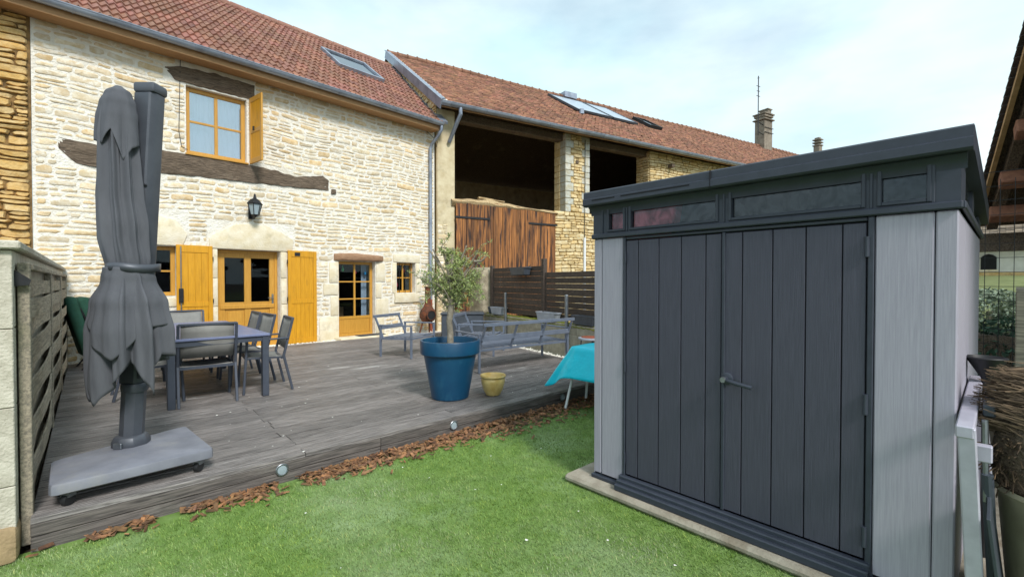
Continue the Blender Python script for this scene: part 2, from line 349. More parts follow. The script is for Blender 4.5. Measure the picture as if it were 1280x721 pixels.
def put_stones(sts, key, mat, parent, rg, limit=300, y=0.0, sm=50):
    sts = sorted(sts, key=key)
    for st in sts[:limit]:
        mb = MB(); stone_mb(mb, st, rg, y); mb.build('stone', mat, parent, smooth=sm)
    if sts[limit:]:
        mb = MB()
        for st in sts[limit:]: stone_mb(mb, st, rg, y)
        mb.build('stone_infill', mat, parent, smooth=sm, kind='stuff')
def slab(x0, x1, z0, z1, holes, y0, y1):
    """wall sheet with rectangular openings and their reveals"""
    xs = sorted({x0, x1, *[h[0] for h in holes], *[h[1] for h in holes]}); zs = sorted({z0, z1, *[h[2] for h in holes], *[h[3] for h in holes]}); mb = MB()
    hole = lambda x, z: any(h[0] < x < h[1] and h[2] < z < h[3] for h in holes)
    for i in range(len(xs) - 1):
        for j in range(len(zs) - 1):
            a, b, c, d = xs[i], xs[i + 1], zs[j], zs[j + 1]
            if hole((a + b) / 2, (c + d) / 2): continue
            for y in (y0, y1): mb.add([(a, y, c), (b, y, c), (b, y, d), (a, y, d)], [(0, 1, 2, 3)])
    for (a, b, c, d) in holes:
        mb.add([(a, y0, c), (a, y1, c), (a, y1, d), (a, y0, d)], [(0, 1, 2, 3)]); mb.add([(b, y0, c), (b, y1, c), (b, y1, d), (b, y0, d)], [(3, 2, 1, 0)])
        mb.add([(a, y0, d), (a, y1, d), (b, y1, d), (b, y0, d)], [(0, 1, 2, 3)]); mb.add([(a, y0, c), (a, y1, c), (b, y1, c), (b, y0, c)], [(3, 2, 1, 0)])
    mb.add([(x0, y0, z1), (x1, y0, z1), (x1, y1, z1), (x0, y1, z1)], [(0, 1, 2, 3)])
    mb.add([(x0, y0, z0), (x0, y0, z1), (x0, y1, z1), (x0, y1, z0)], [(0, 1, 2, 3)]); mb.add([(x1, y0, z0), (x1, y0, z1), (x1, y1, z1), (x1, y1, z0)], [(0, 1, 2, 3)])
    return mb
def sheet_slab(x0, x1, z0, z1, holes, y0, y1, name, mat, parent):
    mb = slab(x0, x1, z0, z1, holes, y0, y1); me = bpy.data.meshes.new(name); me.from_pydata(mb.v, [], mb.f); me.materials.append(M[mat]); return link(name, me, parent)

# ------------------------------------------------------------------ ground, lawn, deck
def sheet(name, mat, x0, x1, y0, y1, z, n=1):
    mb = MB(); mb.add([(x0, y0, z), (x1, y0, z), (x1, y1, z), (x0, y1, z)], [(0, 1, 2, 3)]); return structure(mb.build(name, mat, smooth=0))
sheet('ground', 'soil', -300, 300, -300, 300, -.03)
sheet('lawn', 'turf', -1.6, 5.2, -2.2, 3.80, 0)
DZ = .19; DY0, DY1, DX0, DX1 = 3.77, 10.5, -.26, 6.55
def grass():
    rg = np.random.default_rng(3); n = 300000
    # more blades near the camera
    u = rg.random(n); x = rg.uniform(-1.1, 4.75, n); y = .3 + 3.45 * u
    keep = (x < 2.72) | (y > 2.2); keep &= (y < 3.70 - .05 * np.sin(x * 5)); d = np.hypot(x, y); keep &= rg.random(n) < np.clip(2.6 / np.maximum(d, 1), .35, 1); keep &= d > .9
    x, y = x[keep], y[keep]; n = len(x)
    h = rg.uniform(.008, .02, n); w = rg.uniform(.0014, .0028, n); a = rg.uniform(0, 6.283, n); ln = rg.uniform(.2, 1.1, n) * h; la = rg.uniform(0, 6.283, n) * .7 + 1.0
    c, s = np.cos(a) * w, np.sin(a) * w; tx, ty = x + np.cos(la) * ln, y + np.sin(la) * ln
    V = np.stack([np.c_[x - c, y - s, np.zeros(n)], np.c_[x + c, y + s, np.zeros(n)], np.c_[tx, ty, h]], 1).reshape(-1, 3)
    k = rg.uniform(.7, 1.25, n); dry = rg.random(n) < .08
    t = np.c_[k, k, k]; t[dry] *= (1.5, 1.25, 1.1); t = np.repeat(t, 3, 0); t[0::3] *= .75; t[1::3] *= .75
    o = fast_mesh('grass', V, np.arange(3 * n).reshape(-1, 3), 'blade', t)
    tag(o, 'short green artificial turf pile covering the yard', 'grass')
grass()
deck = thing('wooden_deck', 'weathered grey-brown wooden terrace deck between the fence and the house', 'deck', (0, 0, 0))
def planks():
    rg = random.Random(5); pw = .14; k = 0; y = DY0
    while y < DY1 - .05:
        x = DX0; jx = [1.25 + rg.uniform(-.02, .02), 4.25 + rg.uniform(-.03, .03)] if k % 2 == 0 else [2.75 + rg.uniform(-.02, .02)] if k % 4 == 1 else [1.27, 5.3]
        right = DX1 + (y - 7) * .2
        ends = [DX0] + jx + [right]
        for a, b in zip(ends[:-1], ends[1:]):
            mb = MB(); dz = rg.uniform(-.0025, .0025); t0 = y + .003; t1 = min(y + pw - .004, DY1)
            zt = DZ + dz; w_ = t1 - t0 - .003; pr = [(t0, DZ - .028)]
            for gk in range(5): c0 = t0 + w_ * gk / 5; pr += [(c0 + .002, zt - .0035), (c0 + .004, zt), (c0 + w_ / 5 - .004, zt), (c0 + w_ / 5 - .002, zt - .0035)]
            pr.append((t0 + w_, DZ - .028)); q = len(pr)
            mb.add([(xx, yy, zz) for xx in (a + .003, b - .003) for yy, zz in pr], [tuple(range(q)), tuple(range(q, 2 * q))[::-1]] + [(k2, (k2 + 1) % q, (k2 + 1) % q + q, k2 + q) for k2 in range(q)]); mb.build('plank', 'deckwood', deck, smooth=0)
        y += pw; k += 1
planks()
box('joist_bed', 'soil', deck, DX0 + .02, DX1 - .9, DY0 + .04, DY1 - .02, 0, DZ - .045, bev=0)
for (z0, z1) in ((.088, DZ - .032), (-.02, .083)):
    for a, b in ((DX0, 1.9), (1.9, 5.2)): box('fascia_board', 'fascia', deck, a + .002, b - .002, DY0 + .004 + (.006 if z0 < 0 else 0), DY0 + .032, z0, z1, bev=.004)
for i, (x, lab) in enumerate(((1.08, 'round recessed deck light in the fascia in front of the parasol base'), (2.69, 'round recessed deck light in the fascia in front of the blue pot'), (4.35, 'round recessed deck light in the fascia behind the turquoise cover'))):
    t = thing('deck_light', lab, 'deck light', (x, DY0, .105), 0, 'deck lights in the fascia')
    MB().lathe([(.033, .006), (.047, .006), (.048, .0), (.044, -.003), (.037, -.003), (.033, .002)], 28, axis='y', cap=False).build('rim', 'steel', t)
    MB().lathe([(.0335, .008), (.0335, .003), (.018, .001), (.004, .0005)], 24, axis='y').build('lens', 'lampglass', t)
def chips():
    rg = random.Random(9); mb = MB()
    for i in range(2600):
        x = rg.uniform(-.25, 5.2); far = min(1, max(0, (x + .3) / 3.5)); y = DY0 - .005 - abs(rg.gauss(0, .05 + .11 * far)); 
        if y < 2.9 or (i % 3 and x < .2): continue
        if x < 1.3 and mnoise.noise(Vector((x * 4, 0, 0))) < rg.uniform(-.35, .25): continue
        l = rg.uniform(.012, .042); w = l * rg.uniform(.3, .6); h = rg.uniform(.003, .008); a = rg.uniform(0, 6.28); ti = rg.uniform(-.5, .5)
        z = .012 + rg.random() * (.03 if y > DY0 - .1 else .008) * (.4 + far)
        m = Matrix.Translation((x, y, z)) @ Matrix.Rotation(a, 4, 'Z') @ Matrix.Rotation(ti, 4, 'Y') @ Matrix.Rotation(rg.uniform(-.5, .5), 4, 'X')
        vs = [m @ Vector(v) for v in ((-l, -w * .5, 0), (l * .8, -w, 0), (l, w * .4, 0), (-l * .7, w, 0), (-l * .9, -w * .4, h), (l * .7, -w * .8, h), (l * .9, w * .3, h), (-l * .6, w * .8, h))]
        k = rg.uniform(.45, 1.35); mb.add(vs, [(0, 3, 2, 1), (4, 5, 6, 7), (0, 1, 5, 4), (1, 2, 6, 5), (2, 3, 7, 6), (3, 0, 4, 7)], (k * rg.uniform(.95, 1.15), k, k * rg.uniform(.8, 1)))
    tag(mb.build('bark_chips', 'chip', smooth=0, kind='stuff'), 'reddish bark chips lying along the foot of the deck', 'bark chips')
chips()
def pebbles(name, n, fx, label, s=(.012, .03)):
    rg = random.Random(n); mb = MB()
    for i in range(n):
        x, y, z = fx(rg); r = rg.uniform(*s); k = rg.uniform(.75, 1.15); f = rg.uniform(.5, .8)
        vs = []
        for a, b, c in ((1, 0, 0), (-1, 0, 0), (0, 1, 0), (0, -1, 0), (0, 0, 1), (0, 0, -1)):
            q = r * rg.uniform(.75, 1.25); vs.append((x + a * q, y + b * q * .8, z + c * q * f))
        mb.add(vs, [(0, 2, 4), (2, 1, 4), (1, 3, 4), (3, 0, 4), (2, 0, 5), (1, 2, 5), (3, 1, 5), (0, 3, 5)], (k, k, k * .97))
    tag(mb.build(name, 'gravel', smooth=0, kind='stuff'), label, 'gravel')
sheet('gravel_bed', 'gravel', -.25, 7.6, 10.45, 11.15, .135)
MB().add([(5.2, 3.85, .09), (7.2, 3.85, .09), (8.2, 10.6, .13), (6.0, 10.6, .13)], [(0, 1, 2, 3)]).build('gravel_border', 'gravel', smooth=0, kind='structure')
pebbles('white_gravel', 3200, lambda r: (lambda x: (x, r.uniform(10.47, 10.8 + x * .064 * .9), .145 + r.random() * .02))(r.uniform(.3, 7.0)), 'white gravel strip along the foot of the house wall', (.012, .032))
pebbles('border_gravel', 2600, lambda r: (lambda y: (r.uniform(6.35 + (y - 7) * .2, 6.85 + (y - 7) * .22), y, .12 + r.random() * .03))(r.uniform(4.2, 10.4)), 'white gravel border between the deck and the block wall', (.015, .035))
def specks():
    rg = random.Random(31); mb = MB()
    for i in range(118):
        if i < 95: x, y, z = rg.uniform(-.1, 5.2), rg.uniform(3.8, 7.4), DZ + .004
        else: x, y, z = rg.uniform(-.4, 3.2), rg.uniform(1.2, 3.6), .022
        r = rg.uniform(.004, .011)
        if rg.random() < .04: r *= 2
        a0 = rg.random() * 6; mb.add([(x + r * math.cos(a0 + k * 1.047) * rg.uniform(.6, 1.2), y + r * math.sin(a0 + k * 1.047) * rg.uniform(.6, 1.2), z + rg.uniform(0, .005)) for k in range(6)], [tuple(range(6))])
    tag(mb.build('fallen_petals', 'petal', smooth=0, kind='stuff'), 'small white petals and bits scattered on deck and turf', 'petals')
specks()

# ------------------------------------------------------------------ stone house (local x along the facade, y into the house)
HA = 3.66; PH = (3.523, 10.867)
house = thing('stone_house', 'cream rubble stone farmhouse with red tiled roof and yellow shutters', 'house', (*PH, 0), HA)
W_UP = (-2.12, -1.07, 4.02, 5.32); W_L = (-3.0, -2.29, 1.28, 2.22); D_F = (-1.62, -.43, .16, 2.21); D_G = (.9, 1.87, .2, 2.05); W_S = (2.5, 3.09, 1.25, 2.06)
HOLES = [W_UP, W_L, D_F, D_G, W_S]
hwall = sheet_slab(-4.17, 3.74, 0, 6.12, HOLES, 0, .5, 'wall', 'mortar', house)
# rooms behind the openings
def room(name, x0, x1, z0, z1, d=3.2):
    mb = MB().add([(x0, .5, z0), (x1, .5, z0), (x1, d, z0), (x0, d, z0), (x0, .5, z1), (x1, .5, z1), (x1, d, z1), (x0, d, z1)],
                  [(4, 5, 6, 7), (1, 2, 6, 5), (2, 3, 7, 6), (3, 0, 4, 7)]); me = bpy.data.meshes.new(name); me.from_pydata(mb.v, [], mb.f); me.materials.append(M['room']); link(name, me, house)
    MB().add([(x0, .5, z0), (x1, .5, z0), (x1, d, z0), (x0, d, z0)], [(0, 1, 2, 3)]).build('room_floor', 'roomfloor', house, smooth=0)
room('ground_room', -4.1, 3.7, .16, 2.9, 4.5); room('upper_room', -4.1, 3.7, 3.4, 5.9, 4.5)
# dressed stones round the openings
DRESS = []
def block(poly, y=-.03, name='dressed_block', mat='dressed', bev=.012):
    MB().prism(poly, y, .05).build(name, mat, hwall, bev=bev, seg=2)
    xs = [p[0] for p in poly]; zs = [p[1] for p in poly]; DRESS.append((min(xs) - .015, max(xs) + .015, min(zs) - .012, max(zs) + .012))
def rblock(a, b, c, d, y=-.025, j=.012):
    r = rnd.uniform
    block([(a + r(-j, j), c + r(-j, j)), ((a + b) / 2, c + r(-j, j)), (b + r(-j, j), c + r(-j, j)), (b + r(-j, j), (c + d) / 2), (b + r(-j, j), d + r(-j, j)), ((a + b) / 2, d + r(-j, j)), (a + r(-j, j), d + r(-j, j)), (a + r(-j, j), (c + d) / 2)], y)
block([(-1.76, 2.215), (-.19, 2.215), (-.15, 2.46), (-.40, 2.62), (-.68, 2.73), (-1.0, 2.76), (-1.33, 2.71), (-1.58, 2.56), (-1.77, 2.42)], -.04)
for z0, z1 in ((.12, .55), (.56, 1.05), (1.06, 1.62), (1.63, 2.20)):
    block([(-1.73, z0), (-1.625, z0), (-1.625, z1), (-1.73, z1)], -.035); block([(-.425, z0), (-.30, z0), (-.30, z1), (-.425, z1)], -.035)
block([(-3.15, 2.24), (-2.2, 2.23), (-2.12, 2.45), (-2.3, 2.72), (-2.75, 2.8), (-3.12, 2.62)], -.03)
rblock(-3.12, -2.24, 1.08, 1.25)
rblock(-3.2, -3.03, 1.28, 2.2)
rblock(.43, .885, .14, .72); rblock(.69, .885, .75, 1.2); rblock(.52, .885, 1.23, 1.5); rblock(.66, .885, 1.53, 2.02)
rblock(1.885, 2.12, .2, .62); rblock(1.885, 2.24, .65, 1.1); rblock(1.885, 2.05, 1.13, 1.52); rblock(1.885, 2.14, 1.55, 2.02)
rblock(2.40, 3.24, 2.075, 2.28); rblock(2.42, 3.2, 1.0, 1.235, -.06); rblock(2.37, 2.485, 1.26, 2.05); rblock(3.105, 3.26, 1.26, 1.62); rblock(3.105, 3.2, 1.64, 2.05)
rblock(.36, .42, .14, .3)
# timber lintels and beams: uneven old timbers
def timber(name, top, bot, y0, mat, seed, amp=.018):
    n = 64; xs0, xs1 = top[0][0], top[-1][0]; mb = MB(); rg = random.Random(seed); lerp = lambda L_, x: next((a[1] + (b[1] - a[1]) * (x - a[0]) / (b[0] - a[0]) for a, b in zip(L_[:-1], L_[1:]) if a[0] <= x <= b[0] + 1e-6), L_[-1][1])
    vs = []; fs = []; m = 12
    for i in range(n + 1):
        x = xs0 + (xs1 - xs0) * i / n; zt, zb = lerp(top, x), lerp(bot, x); e = min(1, .25 + 6 * min(i, n - i) / n)
        zc = (zt + zb) / 2; hh = (zt - zb) / 2
        for k in range(m):
            th = math.pi * k / (m - 1); zz = zc + hh * math.cos(th) * (1 if k in (0, m - 1) else 1); yy = y0 * e * (.35 + .65 * math.sin(th) ** .5)
            q = mnoise.noise(Vector((x * 3.1 + seed, zz * 7, 0))) * amp + mnoise.noise(Vector((x * 1.2, zz * 30, seed))) * amp * .9
            vs.append((x + rg.uniform(-.004, .004), -yy + q if 0 < k < m - 1 else .03, zz + mnoise.noise(Vector((x * 7, seed, k // 6))) * amp))
    for i in range(n):
        for k in range(m - 1): a = i * m + k; fs.append((a, a + 1, a + m + 1, a + m))
    fs.append(tuple(range(m))); fs.append(tuple(n * m + k for k in range(m))[::-1]); mb.add(vs, fs); mb.build(name, mat, house, smooth=60)
    for i in range(0, n, 4):
        x = xs0 + (xs1 - xs0) * i / n; x2 = xs0 + (xs1 - xs0) * (i + 4) / n
        DRESS.append((x - .01, x2 + .01, min(lerp(bot, x), lerp(bot, x2)) - .02, max(lerp(top, x), lerp(top, x2)) + .02))
timber('old_beam', [(-3.87, 3.93), (-3.4, 3.9), (-2.6, 4.0), (-2.1, 4.0), (-1.0, 4.0), (-.6, 3.97), (-.1, 3.9), (.3, 3.98), (.52, 4.02), (.66, 3.93)], [(-3.87, 3.74), (-3.66, 3.52), (-3.0, 3.5), (-2.2, 3.58), (-1.0, 3.62), (0, 3.66), (.4, 3.68), (.66, 3.7)], .035, 'oldbeam', 3, .026)
timber('window_lintel_beam', [(-2.44, 5.56), (-2.2, 5.64), (-1.6, 5.68), (-.92, 5.66)], [(-2.44, 5.52), (-2.3, 5.36), (-1.6, 5.335), (-.92, 5.36)], .035, 'oldbeam', 11, .024)
timber('door_lintel_beam', [(.78, 2.22), (1.2, 2.25), (2.08, 2.21)], [(.78, 2.06), (1.3, 2.055), (2.08, 2.065)], .13, 'lintelwood', 17, .008)
block([(.72, 3.62), (.84, 3.64), (.83, 3.74), (.73, 3.74)], -.04, 'beam_stub', 'oldbeam')
# rubble of the facade
PAL = [(1.0, .98, .95), (1.04, 1.02, .99), (.98, .95, .88), (1.0, .9, .74), (1.03, .98, .9), (.9, .86, .8), (1.06, 1.05, 1.03), (.98, .85, .66)]
rg_ = random.Random(21)
excl = [(h[0] - .01, h[1] + .01, h[2] - .01, h[3] + .01) for h in HOLES] + DRESS
sts = lay(rg_, -4.15, 3.72, .1, 5.98, excl, (.065, .15), (.12, .44), .040, .009, PAL, .35, .024)
put_stones(sts, lambda s: (s[0][0][0] + 4.2) * 1.0 + abs(s[0][0][1] - 2.0) * .4 + s[3] * 2 - (s[0][2][0] - s[0][0][0]) * 4, 'stone', hwall, rg_)

def frame_rect(mb, a, b, c, d, y0, y1, t):
    mb.box(a, a + t, y0, y1, c, d); mb.box(b - t, b, y0, y1, c, d); mb.box(a + t, b - t, y0, y1, c, c + t); mb.box(a + t, b - t, y0, y1, d - t, d)
def casement(name, lab, hole, y, cols, rows, t, bart, mat, bottom=0, gmat='glass'):
    a, b, c, d = hole; a += .004; b -= .004; c += .004; d -= .004
    mb = MB(); frame_rect(mb, a, b, c, d, y, y + .07, t); w = mb.build(name, mat, house, bev=.004); w['label'] = lab
    if bottom: box('bottom_panel', mat, w, a + t, b - t, y + .015, y + .05, c + t, c + bottom, bev=.008); box('bottom_rail', mat, w, a + t, b - t, y + .004, y + .06, c + bottom, c + bottom + .07); c += bottom + .07 - t
    ax = [a + t + (b - a - 2 * t) * i / cols for i in range(cols + 1)]; az = [c + t + (d - c - 2 * t) * i / rows for i in range(rows + 1)]
    for i in range(1, cols): box('mullion', mat, w, ax[i] - bart / 2, ax[i] + bart / 2, y + .008, y + .052, c + t, d - t)
    for j in range(1, rows): box('glazing_bar', mat, w, a + t, b - t, y + .012, y + .045, az[j] - bart * .35, az[j] + bart * .35)
    for i in range(cols):
        for j in range(rows):
            MB().box(ax[i], ax[i + 1], y + .026, y + .031, az[j], az[j + 1]).build('pane', gmat, w, smooth=0)
    return w
w = casement('window', 'upper casement window with honey wood frame and white curtain', W_UP, .10, 2, 2, .075, .06, 'honeywood', gmat='skyglass')
mb = MB(); n = 60
vs = []; fs = []
for i in range(n + 1):
    x = W_UP[0] + .08 + (W_UP[1] - W_UP[0] - .16) * i / n; y = .24 + .018 * math.sin(i * .95) + .008 * math.sin(i * 2.3); vs += [(x, y, W_UP[2] + .06), (x, y, W_UP[3] - .06)]
for i in range(n): fs.append((2 * i, 2 * i + 2, 2 * i + 3, 2 * i + 1))
mb.add(vs, fs).build('curtain', 'curtain', w, smooth=80)
box('window_sill', 'honeywood', w, W_UP[0] - .02, W_UP[1] + .02, -.05, .12, W_UP[2] - .035, W_UP[2] - .002)
casement('window', 'small ground floor window with bars left of the yellow door shutter', W_L, .14, 2, 2, .07, .05, 'honeywood')
w = casement('glazed_door', 'honey wood glazed door with six panes under timber lintel', D_G, .14, 2, 3, .07, .045, 'honeywood', bottom=.42)
for x, z, m in ((1.12, 1.82, 'beadgreen'), (1.45, 1.76, 'beadred'), (1.72, 1.74, 'beadblue')):
    MB().lathe([(.004, .14), (.008, .09), (.02, .07), (.032, .03), (.03, 0), (.01, -.02)], 10, (x, .24, z)).build('hanging_ornament', m, w)
MB().box(1.0, 1.8, 1.6, 1.66, .5, .85).box(1.0, 1.06, 1.6, 1.66, .16, .5).box(1.74, 1.8, 1.6, 1.66, .16, .5).build('indoor_bench', 'soffit', w)
mb = MB(); vs = []; fs = []
for i in range(21): vs += [(1.66 + .15 * i / 20, .34 + .02 * math.sin(i * 1.3), .65), (1.66 + .15 * i / 20, .34 + .02 * math.sin(i * 1.3), 1.98)]
for i in range(20): fs.append((2 * i, 2 * i + 2, 2 * i + 3, 2 * i + 1))
mb.add(vs, fs).build('curtain', 'curtain', w, smooth=80)
w = casement('window', 'small barred window beside the downpipe', W_S, .16, 2, 2, .06, .04, 'honeywood')
for x in (2.62, 2.80, 2.97): MB().tube([(x, .06, 1.22), (x, .06, 2.08)], .009, 6).build('bar', 'iron', w)
for x, z, m in ((2.66, 1.8, 'beadgreen'), (2.9, 1.82, 'beadred'), (2.68, 1.42, 'beadred')): MB().lathe([(.004, .12), (.02, .07), (.03, .03), (.01, -.02)], 8, (x, .28, z)).build('hanging_ornament', m, w)
# front door
dr = MB(); a, b, c, d = D_F; frame_rect(dr, a + .004, b - .004, c, d - .004, .16, .24, .06)
door = dr.build('front_door', 'honeywood', house, bev=.004); door['label'] = 'honey wood front door with two tall panes'
a += .064; b -= .064; d -= .064; y = .17; mid = (a + b) / 2
for x0, x1 in ((a, a + .1), (b - .1, b), (mid - .065, mid + .065)): box('stile', 'honeywood', door, x0, x1, y, y + .05, c + .02, d)
for z0, z1 in ((c + .02, c + .16), (.98, 1.12), (d - .1, d)):
    for x0, x1 in ((a + .1, mid - .065), (mid + .065, b - .1)): box('rail', 'honeywood', door, x0, x1, y + .003, y + .048, z0, z1)
box('weather_rail', 'honeywood', door, a + .01, b - .01, y - .025, y - .002, .98, 1.07, bev=.01)
for x0, x1 in ((a + .1, mid - .065), (mid + .065, b - .1)):
    MB().box(x0, x1, y + .02, y + .03, 1.12, d - .1).build('pane', 'glass', door, smooth=0)
    p = box('door_panel', 'honeywood', door, x0, x1, y + .02, y + .035, c + .16, .98, bev=.002); box('raised_field', 'honeywood', p, x0 + .05, x1 - .05, y + .008, y + .02, c + .21, .93, bev=.01)
hd = MB().box(b - .06, b - .02, y - .012, y - .001, 1.05, 1.28).build('door_handle', 'steel', door, bev=.004); MB().tube([(b - .04, y - .012, 1.2), (b - .04, y - .05, 1.2), (b - .15, y - .055, 1.2)], .010, 8).build('lever', 'steel', hd)
# shutters
def shutter(name, lab, x0, x1, z0, z1, y, hinge):
    s = MB(); t = .035; s.box(x0, x0 + .075, y, y + t, z0, z1); s.box(x1 - .075, x1, y, y + t, z0, z1)
    for a, b in ((z0, z0 + .12), (z0 + (z1 - z0) * .43, z0 + (z1 - z0) * .43 + .10), (z1 - .14, z1)): s.box(x0 + .075, x1 - .075, y + .0015, y + t, a, b)
    o = s.build(name, 'yellowpaint', house, bev=.004); o['label'] = lab; n = 4 if x1 - x0 < .6 else 5; wd = (x1 - x0 - .15) / n
    for k in range(n):
        for a, b in ((z0 + .12, z0 + (z1 - z0) * .43), (z0 + (z1 - z0) * .43 + .10, z1 - .14)): box('board', 'yellowpaint', o, x0 + .075 + wd * k + .001, x0 + .075 + wd * (k + 1) - .001, y + .012, y + .028, a, b, bev=.003)
    for z in (z0 + .3, z0 + 1.0 if z1 - z0 > 1.6 else z0 + .7, z1 - .25): MB().tube([(hinge, y + .01, z - .04), (hinge, y + .01, z + .04)], .012, 6).build('hinge', 'iron', o)
    return o
s = shutter('shutter', 'yellow shutter with long bolt left of the front door', -2.31, -1.72, .17, 2.25, -.075, -1.715)
MB().tube([(-2.245, -.10, .3), (-2.245, -.10, 2.22)], .011, 8).build('bolt_rod', 'steel', s); box('bolt_lock', 'iron', s, -2.28, -2.21, -.125, -.08, 1.15, 1.42)
s = shutter('shutter', 'yellow shutter right of the front door', -.29, .34, .17, 2.24, -.075, -.30)
box('number_plate', 'iron', s, -.15, -.03, -.082, -.076, 2.12, 2.2)
# upper shutter standing open, edge-on to the wall
up = thing('hinge_axis', '', ''); del up['label']; del up['category']; up.name = 'open_shutter'; up.parent = house; up.location = (-1.03, -.02, 4.0); up.rotation_euler = (0, 0, R(-84))
up['label'] = 'yellow upper shutter swung open beside the upper window'
def upshutter():
    w_, h_ = .55, 1.36; s = MB()
    s.box(0, .07, 0, .035, 0, h_); s.box(w_ - .07, w_, 0, .035, 0, h_)
    for a, b in ((0, .1), (.62, .7), (h_ - .1, h_)): s.box(.07, w_ - .07, .0015, .0335, a, b)
    s.build('shutter_frame', 'honeywood', up, bev=.004)
    for a, b in ((.1, .62), (.7, h_ - .1)): MB().box(.07, w_ - .07, .01, .025, a, b).build('shutter_panel', 'yellowpaint', up)
    MB().box(.2, .24, -.02, 0, .66, .74).build('latch', 'iron', up)
upshutter()
# wires on the facade
MB().tube([(-2.2, -.02, 5.95), (-2.22, -.02, 5.2), (-2.24, -.025, 4.4), (-2.2, -.02, 4.12), (-2.1, -.02, 4.08)], .006, 5).build('cable', 'iron', house)
MB().tube([(-4.1, -.03, 5.86), (-1.0, -.03, 5.78), (1.5, -.03, 5.80), (3.6, -.03, 5.76)], .010, 5).build('cable', 'iron', house)

# roof of the house
HZ, HS, HE, HR = 6.25, .75, -.42, 3.95       # z at wall, slope, eave y, ridge y
hz = lambda y: HZ + HS * y
roof = MB(); RX0 = -6.2; rr = lambda y: 3.78 + .29 * max(y, -.1)
rb = HR * 2 + .4
roof.add([(RX0, HE, hz(HE) - .05), (rr(HE), HE, hz(HE) - .05), (rr(HR), HR, hz(HR) - .05), (RX0, HR, hz(HR) - .05), (RX0, rb, hz(HE) - .05), (rr(HR), rb, hz(HE) - .05)], [(0, 1, 2, 3), (3, 2, 5, 4)])
roof = roof.build('roof', 'soffit', house, smooth=0)
def wave_tile():
    w_, l_ = .268, .40; n = 8; vs = []; fs = []
    for j, (yy, lift) in enumerate(((0, .038), (l_, .0))):
        for i in range(n + 1):
            u = i / n; z = .026 * math.cos(u * 4 * math.pi) + lift
            vs.append((u * w_, yy, z + .012))
    for i in range(n + 1): vs.append((i / n * w_, 0, vs[i][2] - .036))
    for i in range(n): fs.append((i, i + 1, n + 1 + i + 1, n + 1 + i)); fs.append((2 * (n + 1) + i, 2 * (n + 1) + i + 1, i + 1, i))
    return vs, fs
def house_tiles():
    vs, fs = wave_tile(); rg = random.Random(4); ang = math.atan(HS); ex = .33; wx = .256; rows = int(((HR - HE) / math.cos(ang)) / ex) + 1; T = []
    for r in range(rows):
        for c in range(int((rr(HR) - RX0) / wx) + 1):
            x = RX0 + c * wx + (wx / 2 if r % 2 else 0); yl = HE - .03 + r * ex * math.cos(ang)
            if x + wx > rr(yl) + .05 or yl > HR - .1: continue
            k = rg.uniform(.8, 1.12); t = (k * rg.uniform(.96, 1.1), k * rg.uniform(.92, 1.04), k * rg.uniform(.9, 1.06))
            T.append((x, yl, t, rg.uniform(-.004, .004)))
    # the tiles that show: right of the frame edge; the nearest ones become single pieces
    T.sort(key=lambda q: (q[0] < -4.4 + q[1] * .55, q[1] * .8 + abs(q[0]) * .25))
    meshes = []
    for i in range(12):
        k = rg.uniform(.78, 1.12); mb = MB().add(vs, fs, (k * rg.uniform(.96, 1.1), k * rg.uniform(.92, 1.04), k * rg.uniform(.9, 1.06))); mb.t[0] = (k, k, k * .99); meshes.append(mb.mesh('roof_tile', 'tile', smooth=60))
    rest = MB()
    for i, (x, y, t, dz) in enumerate(T):
        m = Matrix.Translation((x, y, hz(y) + dz)) @ Matrix.Rotation(ang, 4, 'X')
        if i < 300: o = link('roof_tile', meshes[rg.randrange(12)], roof); o.matrix_local = m
        else: rest.add([m @ Vector(v) for v in vs], fs, t)
    rest.build('roof_tile_field', 'tile', roof, smooth=60, kind='stuff')
house_tiles()
for k in range(27):
    x = RX0 + k * .42
    if x + .4 > rr(HR): break
    MB().lathe([(.10, 0), (.125, .02), (.12, .38), (.105, .44)], 12, (x, HR, hz(HR) + .0), axis='x', cap=False).build('ridge_tile', 'tile', roof)
for a, b in ((RX0, -1.0), (-1.0, 3.62)): box('eave_board', 'soffit', house, a + .001, b - .001, HE - .0, HE + .03, hz(HE) - .22, hz(HE) - .06)
box('soffit_board', 'soffit', house, RX0, 3.66, HE + .04, -.01, hz(HE) - .19, hz(HE) - .165)
box('eave_plate', 'oldbeam', house, -4.16, 3.7, -.02, .1, 5.99, 6.11)
def gutter(parent, x0, x1, y, z, r=.075, mat='zinc'):
    n = 10; vs = []; fs = []
    for x in (x0, x1):
        for k in range(n + 1):
            th = math.pi * (1 + k / n); vs.append((x, y + r * math.cos(th), z + r * math.sin(th)))
    m = n + 1
    for k in range(n): fs.append((k, k + 1, m + k + 1, m + k))
    fs.append(tuple(range(m))); fs.append(tuple(range(m, 2 * m))[::-1])
    mb = MB().add(vs, fs); mb.tube([(x0, y - r, z), (x1, y - r, z)], .011, 6)
    g = mb.build('gutter', mat, parent); x = x0 + .3
    while x < x1:
        MB().tube([(x, y + (r + .006) * math.cos(math.pi * (1 + k / 8)), z + (r + .006) * math.sin(math.pi * (1 + k / 8))) for k in range(9)], .009, 4).build('gutter_hook', mat, g); x += 1.1
    return g
gutter(house, RX0, 3.66, HE - .075, hz(HE) - .035, .082)
px = 3.62
dp = MB().tube([(px, HE - .07, hz(HE) - .1), (px, HE - .07, 5.72), (px - .03, HE + .05, 5.56), (px - .06, -.12, 5.38), (px - .07, -.075, 5.25), (px - .07, -.075, 4.0), (px - .07, -.075, 1.05)], .045, 12).build('downpipe', 'zinc', house)
MB().tube([(px - .07, -.075, 1.05), (px - .07, -.075, .12)], .048, 12).build('downpipe_foot', 'clay', dp)
